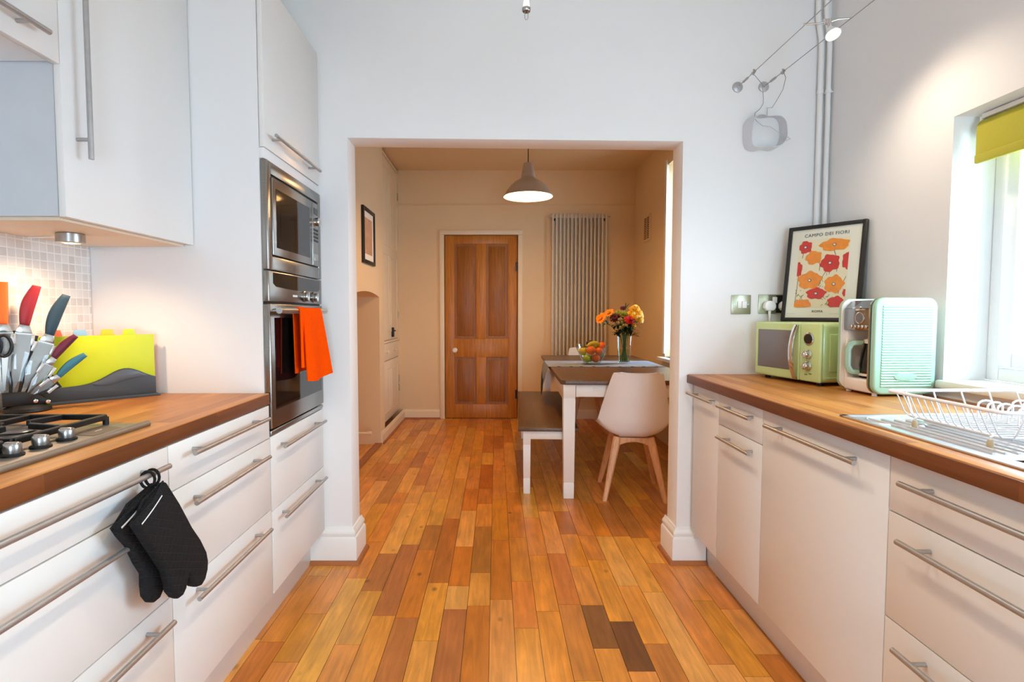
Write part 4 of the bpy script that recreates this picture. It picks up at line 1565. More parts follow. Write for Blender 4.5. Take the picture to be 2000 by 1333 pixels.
# ------------------------------------------------------------------ coffee machine
def build_coffee():
    # local: x = depth (front at 0, +x to the wall), y = width (near side y=0), z up
    t = thing('coffee_machine', 'mint green retro filter coffee machine with ribbed sides beside the window', 'coffee machine', (1.292, 1.824, WT), math.radians(3))
    D, Wd, z0, z1 = .225, .186, .008, .342

    def rprof(x0, x1, za, zb, r, n=6):
        out = []
        for (cx, cz, a0) in ((x1 - r, zb - r, 0), (x0 + r, zb - r, PI / 2), (x0 + r, za + r, PI), (x1 - r, za + r, 1.5 * PI)):
            for k in range(n + 1):
                a = a0 + PI / 2 * k / n
                out.append((cx + r * math.cos(a), cz + r * math.sin(a)))
        return out
    for nm, ya, yb, sgn in (('near', 0, .022, -1), ('far', Wd - .022, Wd, 1)):
        b = BM(); prism(b, rprof(0, D, z0, z1, .034), 'xz', ya, yb, bev=.008, seg=3)
        if sgn < 0:
            for k in range(32):
                z = z0 + .030 + k * .0091
                if z > z1 - .026:
                    break
                xa, xb = .026, D - .020
                tube(b, [(xa, .0010, z), (xb, .0010, z)], .0043, 8)
        sp = obj('side_panel', b, 'mint', t, True)
        if sgn < 0:
            e = BM(); lathe(e, [(0, 0), (.034, 0), (.032, .003), (.026, .0035), (0, .0036)], (0, 0, 0), 28, Matrix.Translation((.112, -.0015, z0 + .062)) @ Matrix.Rotation(PI / 2, 4, 'X') @ Matrix.Diagonal((1.25, .42, 1, 1)))
            obj('oval_badge', e, 'mint', sp, True)
    # cream edge trims
    for y in (.0245, Wd - .0245):
        e = BM(); prism(e, rprof(-.003, D - .004, z0 + .002, z1 - .002, .033), 'xz', y - .0022, y + .0022); obj('edge_trim', e, 'chrome' if y < .1 else 'cream_plastic', t, True)
    ya, yb = .027, Wd - .027
    b = BM()
    box(b, .01, D - .01, ya, yb, z0, z0 + .046, .008, 3)            # base
    box(b, .145, D - .006, ya, yb, z0 + .04, z1 - .02, .004)          # back wall
    box(b, .03, D - .01, ya, yb, .228, z1 - .012, .010, 3)            # head
    for y in (ya, yb - .012):
        box(b, .012, .16, y, y + .012, z0 + .03, .24, .003)
    obj('body', b, 'cream_plastic', t, True)
    f = BM(); box(f, .004, .034, ya + .001, yb - .001, .226, .306, .004); fa = obj('front_panel', f, 'smoked', t, True)
    ry = Matrix.Rotation(-PI / 2, 4, 'Y')
    q = BM(); lathe(q, [(.0215, 0), (.0215, .003), (.018, .004), (0, .004)], (.004, .076, .272), 26, ry); cl = obj('clock', q, 'chrome', fa, True)
    q = BM(); lathe(q, [(.0175, .004), (.0175, .005), (0, .005)], (.004, .076, .272), 24, ry); obj('clock_face', q, M['clockgrey'], cl, True)
    q = BM(); box(q, .002, .005, .055, .098, .298, .304, .001); obj('badge', q, 'chrome', fa, True)
    for k in range(5):
        q = BM(); lathe(q, [(.0065, 0), (.0065, .004), (.004, .006), (0, .006)], (.004, .045 + k * .0175, .240), 16, ry); obj('button', q, 'chrome', fa, True)
    lid = BM(); prism(lid, [(.006, .306), (.034, .334), (.17, .3395), (.17, .330), (.04, .318), (.02, .300)], 'xz', ya + .001, yb - .001, bev=.002); obj('lid', lid, 'smoked', t, True)
    lt = BM(); box(lt, -.002, .012, .075, .110, .304, .311, .002); obj('lid_catch', lt, 'chrome', t, True)
    hp = BM(); lathe(hp, [(.052, z0 + .046), (.052, z0 + .050), (0, z0 + .050)], (.085, Wd / 2, 0), 28); obj('hot_plate', hp, 'black', t, True)
    for (x, y) in ((.03, .03), (.03, Wd - .03), (D - .03, .03), (D - .03, Wd - .03)):
        q = BM(); cyl(q, (x, y, 0), (x, y, z0 + .006), .009, 12); obj('foot', q, 'white_plastic', t, True)
    # carafe, resting in the machine
    from mathutils import Euler
    W_ = wmat(t)
    c = thing('coffee_carafe', 'dark glass coffee jug with a mint handle inside the coffee machine', 'jug', W_ @ Vector((.083, Wd / 2 - .004, z0 + .050)), t.rotation_euler.z)
    b = BM(); lathe(b, [(.040, 0), (.052, .012), (.055, .045), (.050, .085), (.042, .115), (.040, .130), (.038, .130), (.040, .113), (.048, .083), (.053, .045), (.050, .013), (0, .004)], (0, 0, 0), 30); obj('glass_jug', b, 'coffee_glass', c, True)
    b = BM(); lathe(b, [(.042, .122), (.043, .130), (.040, .138), (.020, .142), (0, .142)], (0, 0, 0), 28); lid_ = obj('jug_lid', b, 'cream_plastic', c, True)
    b = BM(); box(b, -.03, .0, -.010, .010, .138, .148, .003); obj('lid_lever', b, 'cream_plastic', lid_, True)
    b = BM(); lathe(b, [(.056, .006), (.057, .012), (.054, .014), (.050, .004)], (0, 0, 0), 28); obj('base_ring', b, 'cream_plastic', c, True)
    rot = Matrix.Rotation(math.radians(-30), 4, 'Z')
    b = BM()
    outer = [(-.040, .132), (-.075, .132), (-.092, .122), (-.099, .100), (-.099, .040), (-.092, .016), (-.078, .008), (-.052, .008)]
    inner = [(-.052, .024), (-.072, .026), (-.079, .040), (-.079, .096), (-.072, .112), (-.046, .116)]
    pts3 = outer + inner
    tb = BM()
    A = [tb.verts.new((x, -.013, z)) for x, z in pts3]; B = [tb.verts.new((x, .013, z)) for x, z in pts3]
    m_ = len(pts3)
    # loop as quads between outer and inner
    oi = list(range(len(outer))); ii = [len(outer) + k for k in range(len(inner))][::-1]
    pairs = [(0, ii[0]), (1, ii[1]), (2, ii[1]), (3, ii[2]), (4, ii[3]), (5, ii[4]), (6, ii[4]), (7, ii[5])]
    for (o0, i0), (o1, i1) in zip(pairs[:-1], pairs[1:]):
        for S, rev in ((A, False), (B, True)):
            vs = [S[o0], S[o1], S[i1]] + ([S[i0]] if i0 != i1 else [])
            tb.faces.new(vs[::-1] if rev else vs)
        tb.faces.new((A[o0], B[o0], B[o1], A[o1]))
        if i0 != i1:
            tb.faces.new((A[i1], B[i1], B[i0], A[i0]))
    for o0, i0 in (pairs[0], pairs[-1]):
        tb.faces.new((A[o0], A[i0], B[i0], B[o0]))
    bmesh.ops.recalc_face_normals(tb, faces=tb.faces[:])
    bmesh.ops.bevel(tb, geom=[e for e in tb.edges if len(e.link_faces) == 2 and e.calc_face_angle() > 1.0], offset=.004, segments=2, profile=.5, affect='EDGES')
    tb.transform(rot)
    obj('jug_handle', tb, 'mint', c, True)


M['clockgrey'] = mat('grey_clock_face', (110, 108, 106), 0.3)
build_coffee()


# ------------------------------------------------------------------ poppy print
def build_poster():
    W_, H_ = .312, .428
    yaw, lean = -.9397, .1409
    t = thing('framed_poster', 'black framed poppy print leaning in the corner on the green microwave', 'picture', (1.2899, 2.4309, 1.1665), yaw)
    T = Matrix.Rotation(-lean, 4, 'X')
    def part(name, bm, m, par=None):
        bm.transform(T)
        return obj(name, bm, m, par or t, True)
    f = BM()
    th, fw = .018, .0165
    box(f, 0, fw, 0, th, 0, H_, .0015); box(f, W_ - fw, W_, 0, th, 0, H_, .0015)
    box(f, fw, W_ - fw, 0, th, 0, fw, .0015); box(f, fw, W_ - fw, 0, th, H_ - fw, H_, .0015)
    box(f, .004, W_ - .004, th - .004, th, .004, H_ - .004)
    part('frame', f, 'frame_black')
    p = BM(); box(p, fw - .001, W_ - fw + .001, .006, .008, fw - .001, H_ - fw + .001); pap = part('print_sheet', p, 'paper')
    ax0, ax1, az0, az1 = .165 * W_, .810 * W_, .145 * H_, .846 * H_
    a = BM(); box(a, ax0, ax1, .0052, .0062, az0, az1); part('picture_ground', a, 'art_ground', pap)
    rnd = random.Random(5)
    def clampp(x, z):
        return (min(max(x, ax0), ax1), min(max(z, az0), az1))
    def blob(cx, cz, rx, rz, n=40, wob=.09, ph=0.0):
        pts = []
        k1, k2 = rnd.uniform(0, 6), rnd.uniform(0, 6)
        for k in range(n):
            an = 2 * PI * k / n
            r = 1 + wob * math.sin(5 * an + k1) + wob * .6 * math.sin(9 * an + k2)
            pts.append(clampp(cx + rx * r * math.cos(an + ph), cz + rz * r * math.sin(an + ph)))
        out = []
        for q in pts:
            if not out or (Vector(q) - Vector(out[-1])).length > 1e-5:
                out.append(q)
        return out
    # stems first
    s = BM()
    def stroke(bm, pts, w, y=.0048):
        for (x0, z0), (x1, z1) in zip(pts[:-1], pts[1:]):
            d = Vector((x1 - x0, z1 - z0)); L = d.length
            an = math.atan2(d.y, d.x)
            box(bm, 0, L, -.0002, .0002, -w / 2, w / 2, mtx=Matrix.Translation((x0, y, z0)) @ Matrix.Rotation(-an, 4, 'Y'))
    U = lambda u, v: (u * W_, v * H_)
    for pts in ([(.616, .74), (.655, .66), (.68, .55), (.68, .50)], [(.43, .64), (.46, .58), (.46, .52)], [(.23, .73), (.22, .66)], [(.56, .53), (.50, .45), (.47, .36)], [(.19, .50), (.18, .30), (.17, .18)], [(.80, .45), (.74, .34), (.72, .28)], [(.60, .53), (.59, .48)]):
        stroke(s, [U(*q) for q in pts], .0018)
    part('stems', s, 'p_dark', pap)
    g = BM()
    for k in range(46):
        u = rnd.choice((rnd.uniform(.42, .62), rnd.uniform(.18, .30), rnd.uniform(.50, .70)))
        v = rnd.uniform(.16, .47) if .4 < u < .56 else rnd.uniform(.155, .26)
        an = rnd.uniform(.5, 2.6)
        L = rnd.uniform(.006, .014)
        x, z = U(u, v)
        stroke(g, [clampp(x, z), clampp(x + L * math.cos(an), z + L * math.sin(an))], .0018, .0046)
    part('leaves', g, 'p_green', pap)
    g = BM()
    for k in range(16):
        u, v = rnd.choice(((rnd.uniform(.17, .25), rnd.uniform(.2, .32)), (rnd.uniform(.45, .6), rnd.uniform(.2, .3))))
        an = rnd.uniform(.3, 2.8); L = rnd.uniform(.005, .012); x, z = U(u, v)
        stroke(g, [clampp(x, z), clampp(x + L * math.cos(an), z + L * math.sin(an))], .0014, .0044)
    part('twigs', g, 'p_dark', pap)
    pop = [(.25, .775, .085, .065, 'p_red'), (.625, .777, .185, .062, 'p_orange'), (.37, .660, .105, .070, 'p_orange'), (.589, .593, .120, .088, 'p_red'),
           (.800, .607, .062, .085, 'p_red'), (.180, .545, .05, .075, 'p_red'), (.345, .425, .155, .090, 'p_orange'), (.660, .377, .120, .088, 'p_orange'),
           (.444, .287, .125, .058, 'p_red'), (.704, .195, .105, .058, 'p_red'), (.275, .180, .115, .050, 'p_orange'), (.800, .288, .025, .036, 'p_red')]
    for i, (u, v, rx, rz, mm) in enumerate(pop):
        x, z = U(u, v)
        q = BM(); prism(q, blob(x, z, rx * W_, rz * H_), 'xz', .0036, .0050 - .00005 * i)
        pp = part('poppy', q, mm, pap)
        if i in (4, 5, 11, 9, 10):
            continue
        cz = z - (.012 if i == 2 else 0)
        cx = x + (.012 if i == 2 else 0)
        if i == 2:
            continue
        q = BM(); prism(q, [(cx + .0085 * math.cos(k * PI / 7) * (1 if k % 2 else .7), cz + .0075 * math.sin(k * PI / 7) * (1 if k % 2 else .7)) for k in range(14)], 'xz', .0030, .0037); part('poppy_eye', q, 'p_dark', pap)
        q = BM(); prism(q, [(cx + .0048 * math.cos(k * PI / 5), cz + .0042 * math.sin(k * PI / 5)) for k in range(10)], 'xz', .0024, .0031); part('poppy_centre', q, 'p_white', pap)
    def txt(s_, size, u, v, sp=1.0, nm='lettering', fit=None):
        b = text_bm(s_, size, .0003, 'CENTER', sp)
        if fit:
            xs = [q.co.x for q in b.verts]
            k = fit * W_ / (max(xs) - min(xs))
            bmesh.ops.scale(b, vec=(k, k, 1), verts=b.verts)
        b.transform(Matrix.Translation((u * W_, .0050, v * H_)) @ Matrix.Rotation(PI / 2, 4, 'X'))
        part(nm, b, 'ink', pap)
    txt('CAMPO DEI FIORI', .024, .507, .893, 1.12, fit=.565)
    txt('ROMA', .018, .482, .103, 1.12, fit=.140)
    s = BM(); box(s, .075 * W_, .185 * W_, .0052, .0058, .0785 * H_, .0815 * H_); box(s, .64 * W_, .80 * W_, .0052, .0058, .0785 * H_, .0815 * H_); part('small_print', s, M['faint'], pap)
    gl = BM(); box(gl, fw, W_ - fw, .0008, .0020, fw, H_ - fw); part('glazing', gl, 'pane')


M['faint'] = mat('faint_ink', (190, 180, 168), 0.8)
build_poster()


# ------------------------------------------------------------------ sockets and plugs
def build_sockets():
    y = YW0
    t = thing('switched_socket', 'small square nickel switch plate on the wall, left of the plugs', 'socket', (1.155, y, 1.198))
    b = BM(); box(b, 1.108, 1.200, y - .005, y, 1.198, 1.288, .003); obj('plate', b, 'brass_plate', t)
    for x in (1.146, 1.167):
        b = BM(); box(b, x - .0095, x + .0095 + (.003 if x > 1.15 else 0), y - .009, y - .004, 1.226, 1.259, .002); obj('rocker', b, 'white_plastic', t)
    for x in (1.121, 1.187):
        b = BM(); lathe(b, [(.0035, 0), (.0030, .001), (0, .0012)], (x, y - .005, 1.243), 12, Matrix.Rotation(PI / 2, 4, 'X')); obj('screw', b, 'steel', t)
    t = thing('double_socket', 'double nickel wall socket behind the green microwave with two white plugs', 'socket', (1.31, y, 1.198))
    b = BM(); box(b, 1.236, 1.388, y - .005, y, 1.199, 1.290, .003); obj('plate', b, 'brass_plate', t)
    b = BM(); box(b, 1.318, 1.360, y - .0062, y - .004, 1.204, 1.286, .001); obj('insert', b, 'black', t)
    b = BM(); box(b, 1.300, 1.322, y - .009, y - .004, 1.250, 1.278, .002); obj('rocker', b, 'white_plastic', t)
    for x, nm in ((1.277, 'left'), (1.352, 'right')):
        t = thing('plug', f'white mains plug in the {nm} half of the double socket', 'plug', (x, y - .006, 1.21), 0, 'plugs in the double socket')
        poly = []
        for k in range(17):
            a = PI * k / 16
            poly.append((x + .026 * math.cos(a), 1.236 + .024 * math.sin(a)))
        poly += [(x - .026, 1.226), (x - .016, 1.214), (x + .016, 1.214), (x + .026, 1.226)]
        b = BM(); prism(b, poly, 'xz', y - .040, y - .0065, bev=.006, seg=3); obj('plug_body', b, 'white_plastic', t)
        b = BM(); tube(b, [(x, y - .028, 1.220), (x, y - .028, 1.200), (x + .002, y - .027, 1.17), (x + .01, y - .02, 1.05), (x + .02, y - .02, .95)], .0035, 10, taper=[.008, .006, .0035, .0035, .0035]); obj('cord', b, 'white_plastic', t)


build_sockets()


# ------------------------------------------------------------------ corner pipes
for i, (x, yy, lab) in enumerate(((1.486, YW0 - .020, 'left of the two white heating pipes rising in the room corner'), (1.520, YW0 - .026, 'right of the two white heating pipes rising in the room corner'))):
    t = thing('heating_pipe', lab, 'pipe', (x, yy, WT), 0, 'white pipes in the corner')
    b = BM(); tube(b, [(x, yy, WT + .002), (x, yy, 1.5), (x, yy, 2.42), (x - .003, yy, 2.46), (x - .016, yy, 2.53), (x - .019, yy, 2.57), (x - .019, yy, ZC - .002)], .0108, 14); obj('pipe', b, 'wall', t)
    for z in (2.215, 1.55):
        c = BM(); lathe(c, [(.0135, -.008), (.0135, .008)], (x, yy, z), 16); box(c, x - .006, x + .006, yy, YW0, z - .006, z + .006, .001)
        if i == 1:
            box(c, x, XR, yy - .005, yy + .005, z - .004, z + .004, .001)
        obj('pipe_clip', c, 'wall', t)


# ------------------------------------------------------------------ cable lighting
def build_cables():
    ZA = 2.245
    a1 = Vector((1.115, YW0, ZA)); a2 = Vector((1.236, YW0, ZA + .002))
    for a, end, lab in ((a1, Vector((1.155, -1.6, 2.26)), 'left tensioned lighting cable with its round wall anchor'), (a2, Vector((1.42, -1.6, 2.26)), 'right tensioned lighting cable with its round wall anchor')):
        t = thing('lighting_cable', lab, 'cable light', a, 0, 'pair of lighting cables')
        b = BM(); lathe(b, [(.0235, 0), (.0235, .004), (.020, .007), (.006, .009), (.005, .016), (0, .017)], tuple(a), 26, Matrix.Rotation(PI / 2, 4, 'X')); obj('wall_anchor', b, 'grey_metal', t)
        d = (end - a).normalized()
        b = BM(); cyl(b, a + Vector((0, -.012, 0)), a + d * .16, .0022, 8)
        cyl(b, a + d * .06, a + d * .10, .0052, 12); cyl(b, a + d * .145, a + d * .165, .0062, 12)
        cyl(b, a + d * .155 + Vector((0, 0, -.010)), a + d * .155 + Vector((0, 0, .012)), .004, 10)
        obj('turnbuckle', b, 'steel', t)
        b = BM(); tube(b, [a + d * .1, a + d * 1.0, end], .0016, 8); obj('wire', b, 'wire', t)
    def on(a, end, y):
        u = (y - a.y) / (end.y - a.y)
        return a.lerp(end, u)
    p1 = on(a1, Vector((1.155, -1.6, 2.26)), 1.995); p2 = on(a2, Vector((1.42, -1.6, 2.26)), 1.965)
    t = thing('cable_spotlight', 'lit halogen spotlight slung between the two lighting cables', 'spotlight', (1.2, 1.97, 2.15))
    b = BM()
    m1 = p1.lerp(p2, .44); m2 = p1.lerp(p2, .56)
    ex = (p2 - p1).normalized()
    tube(b, [p1 - ex * .006 + Vector((0, 0, .002)), p1.lerp(p2, .25) + Vector((0, 0, -.002)), m1], .0035, 10); tube(b, [m2, p1.lerp(p2, .75) + Vector((0, 0, .006)), p2 + ex * .006 + Vector((0, 0, .004))], .0035, 10)
    obj('crossbar', b, 'chrome', t)
    b = BM(); mm = (m1 + m2) / 2
    for q in (m1, m2, mm):
        cyl(b, q + Vector((0, 0, -.008)), q + Vector((0, 0, .010)), .006, 12)
    cyl(b, m1, m2, .005, 10); cyl(b, mm, mm + Vector((.003, -.006, -.022)), .004, 10); obj('joint', b, 'chrome', t)
    hd = mm + Vector((.004, -.01, -.024))
    aim = (Vector((1.50, 1.55, 1.2)) - hd).normalized()
    q = (aim).to_track_quat('Z', 'Y').to_matrix().to_4x4()
    aim2 = (Vector((1.22, 1.40, 1.2)) - hd).normalized()
    q = (aim2).to_track_quat('Z', 'Y').to_matrix().to_4x4()
    b = BM(); lathe(b, [(.007, 0), (.009, .010), (.016, .020), (.023, .034), (.0255, .040), (.0235, .040), (.014, .022), (0, .018)], (0, 0, 0), 26, Matrix.Translation(hd) @ q); obj('reflector', b, 'white_plastic', t)
    b = BM(); lathe(b, [(0, .0350), (.0215, .0365), (.0215, .0380), (0, .0375)], (0, 0, 0), 24, Matrix.Translation(hd) @ q); obj('lamp_face', b, 'halo', t)


build_cables()


def build_wall_lamp():
    # wavy bent band standing off the wall, fed by two thin wires from the cables
    y = YW0
    t = thing('wall_light', 'silver bent-band wall light below the cable anchors', 'wall light', (1.21, y, 1.94))
    c = Vector((1.225, 2.025))
    pts = [(-.082, .010), (-.080, .050), (-.060, .076), (-.030, .084), (0, .080), (.035, .084), (.068, .080), (.086, .055), (.090, .010), (.086, -.030), (.066, -.062), (.036, -.072), (.0, -.066), (-.034, -.074), (-.066, -.064), (-.080, -.030)]
    n = 64
    m_ = len(pts)
    def cr(u):
        f = u * m_
        i = int(f) % m_; s = f - int(f)
        P = [Vector(pts[(i + k - 1) % m_]) for k in range(4)]
        return .5 * ((2 * P[1]) + (-P[0] + P[2]) * s + (2 * P[0] - 5 * P[1] + 4 * P[2] - P[3]) * s * s + (-P[0] + 3 * P[1] - 3 * P[2] + P[3]) * s ** 3)
    b = BM()
    rows = []
    for k in range(n):
        p = cr(k / n); a = 2 * PI * k / n
        dep = .056 + .012 * math.sin(2 * a + .6)
        inn = p * .97
        sc = .93
        rows.append([b.verts.new((c.x + p.x, y - .004, c.y + p.y)), b.verts.new((c.x + p.x * sc + .012, y - dep, c.y + p.y * sc)), b.verts.new((c.x + inn.x * sc + .012, y - dep, c.y + inn.y * sc)), b.verts.new((c.x + inn.x, y - .004, c.y + inn.y))])
    for k in range(n):
        A, B = rows[k], rows[(k + 1) % n]
        for j in range(4):
            b.faces.new((A[j], A[(j + 1) % 4], B[(j + 1) % 4], B[j]))
    bmesh.ops.recalc_face_normals(b, faces=b.faces[:])
    obj('band', b, 'band', t)
    b = BM()
    tube(b, [(1.128, y - .10, 2.262), (1.150, y - .095, 2.258), (1.200, y - .06, 2.235), (1.222, y - .03, 2.19), (1.226, y - .022, 2.165), (1.212, y - .025, 2.14), (1.186, y - .030, 2.118), (1.178, y - .04, 2.09), (1.184, y - .05, 2.075), (1.21, y - .05, 2.055), (1.25, y - .05, 2.048), (1.29, y - .05, 2.02), (1.315, y - .05, 1.985), (1.340, y - .05, 1.995), (1.318, y - .05, 2.012)], .0014, 8)
    tube(b, [(1.262, y - .12, 2.268), (1.290, y - .09, 2.250), (1.300, y - .05, 2.215), (1.282, y - .03, 2.172), (1.268, y - .02, 2.146), (1.246, y - .02, 2.145), (1.246, y - .02, 2.105)], .0014, 8)
    obj('feed_wires', b, 'wire', t)
    

build_wall_lamp()

# halogen capsule hanging in from the ceiling cables
t = thing('hanging_halogen_lamp', 'small halogen capsule hanging from above at the top of the view', 'light', (.10, 1.85, 2.220))
hx, hy = .1015, 1.85
b = BM(); lathe(b, [(.0125, 2.213), (.0145, 2.216), (.0145, 2.224), (.011, 2.227), (0, 2.227)], (hx, hy, 0), 20); obj('collar', b, 'steel', t)
b = BM(); lathe(b, [(.0105, 2.227), (.0105, 2.238), (.0075, 2.255), (.006, 2.280), (.004, 2.300), (0, 2.305)], (hx, hy, 0), 20); obj('capsule', b, 'halo_soft', t)
b = BM(); pts = [(hx - .0055, hy, 2.214), (hx - .0055, hy, 2.198)]
for k in range(1, 8):
    a = PI + PI * k / 8
    pts.append((hx + .0055 * math.cos(a), hy, 2.196 + .010 * math.sin(a)))
pts += [(hx + .0055, hy, 2.198), (hx + .0055, hy, 2.214)]
tube(b, pts, .0013, 8); obj('wire_loop', b, 'steel', t)
b = BM(); tube(b, [(hx, hy, 2.303), (hx, hy, ZC)], .0025, 8); obj('drop_rod', b, 'steel', t)

# ------------------------------------------------------------------ blind
t = thing('roller_blind', 'olive green roller blind, mostly rolled up in the window reveal', 'blind', (1.60, 1.19, 1.70))
ys, ye = .57, 1.80
b = BM(); cyl(b, (1.612, ys, 1.815), (1.612, ye, 1.815), .024, 24); obj('roll', b, 'blind', t)
b = BM()
def blf(u, v):
    return (1.588 + .0 * v, ys + (ye - ys) * u, 1.815 - v * .095)
sheet(b, blf, 2, 6, .0015); obj('fabric', b, 'blind', t)
b = BM(); box(b, 1.580, 1.594, ys, ye, 1.694, 1.725, .006, 3); obj('hem_bar', b, 'blind', t)
b = BM(); box(b, 1.60, 1.64, ys - .006, ys, 1.79, 1.85, .002); box(b, 1.60, 1.64, ye, ye + .006, 1.79, 1.85, .002); box(b, 1.60, 1.65, ys, ye, 1.842, 1.858, .003); obj('bracket_rail', b, 'white_plastic', t)


# ------------------------------------------------------------------ dining room: chimney breast side
def build_dining_left():
    t = thing('built_in_cupboard', 'white built-in alcove cupboard on the left of the dining room', 'cupboard', (-1.28, 5.57, 0))
    fx = -1.10
    b = BM(); box(b, -1.495, fx - .02, 5.062, YB - .002, .108, ZC - .02)
    box(b, fx - .02, fx - .002, 5.062, 5.11, .108, ZC - .02, .003); box(b, fx - .02, fx - .002, 6.02, YB - .002, .108, ZC - .02, .003)
    box(b, fx - .02, fx + .004, 5.062, YB - .002, ZC - .045, ZC - .02, .004)
    box(b, fx - .02, fx + .012, 5.062, YB - .002, .905, .925, .004)
    obj('cupboard_case', b, 'gloss_lamp_tinted', t)
    for nm, za, zb in (('upper_door', .935, 2.745), ('lower_door', .12, .72), ('cupboard_drawer', .73, .90)):
        b = BM(); box(b, fx - .018, fx, 5.114, 6.016, za, zb, .003)
        if nm != 'cupboard_drawer':
            for (ya, yb) in ((5.18, 5.52), (5.60, 5.95)):
                n_ = 2 if nm == 'upper_door' else 1
                for q in range(n_):
                    z0 = za + .08 + q * (zb - za - .08) / n_; z1 = za + (q + 1) * (zb - za - .08) / n_
                    box(b, fx - .002, fx + .004, ya, yb, z0, z0 + .012, .002); box(b, fx - .002, fx + .004, ya, yb, z1 - .012, z1, .002)
                    box(b, fx - .002, fx + .004, ya, ya + .012, z0, z1, .002); box(b, fx - .002, fx + .004, yb - .012, yb, z0, z1, .002)
        d = obj(nm, b, 'gloss_lamp_tinted', t)
        if nm == 'upper_door':
            k = BM(); box(k, fx, fx + .022, 5.62, 5.67, .955, 1.055, .004); cyl(k, (fx + .022, 5.645, 1.02), (fx + .040, 5.645, 1.02), .006, 10)
            lt = obj('latch', k, 'black', d); lt['label'] = 'black rim latch'
        for z in ([zb - .25, za + .25] if nm != 'cupboard_drawer' else []):
            k = BM(); cyl(k, (fx + .004, 6.018, z - .04), (fx + .004, 6.018, z + .04), .006, 10); obj('hinge', k, 'brass_plate', d)
        if nm == 'cupboard_drawer':
            for yk in (5.35, 5.75):
                k = BM(); lathe(k, [(.008, 0), (.008, .012), (.016, .020), (.012, .028), (0, .03)], (fx, yk, .815), 16, Matrix.Rotation(PI / 2, 4, 'Y')); obj('knob', k, 'gloss_lamp_tinted', d)
    # framed picture
    t = thing('framed_picture', 'small dark-framed picture hanging on the chimney breast', 'picture', (XD0, 4.44, 1.60))
    x = XD0
    ya, yb, za, zb = 4.242, 4.640, 1.605, 2.055
    b = BM(); w = .030
    box(b, x, x + .022, ya, ya + w, za, zb, .003); box(b, x, x + .022, yb - w, yb, za, zb, .003); box(b, x, x + .022, ya + w, yb - w, za, za + w, .003); box(b, x, x + .022, ya + w, yb - w, zb - w, zb, .003)
    obj('frame', b, 'frame_black', t)
    b = BM(); box(b, x, x + .010, ya + w - .001, yb - w + .001, za + w - .001, zb - w + .001); obj('mount', b, 'paper', t)
    b = BM(); box(b, x + .010, x + .0115, ya + w + .045, yb - w - .045, za + w + .05, zb - w - .05); obj('picture_sheet', b, M['sepia'], t)
    # gas pipe stub in the fireplace
    b = BM(); tube(b, [(-1.40, 4.60, .16), (-1.12, 4.60, .16), (-1.10, 4.60, .16)], .012, 14); lathe(b, [(.018, 0), (.018, .03)], (-1.11, 4.60, .16), 16, Matrix.Rotation(PI / 2, 4, 'Y')); box(b, -1.497, -1.39, 4.58, 4.62, .14, .18, .004)
    tag(obj('pipe_stub', b, 'gloss_lamp_tinted'), 'short white pipe stub inside the arched fireplace', 'pipe')


M['sepia'] = mat('faded_print', (190, 150, 120), 0.8, var=0.15, scale=14)
build_dining_left()


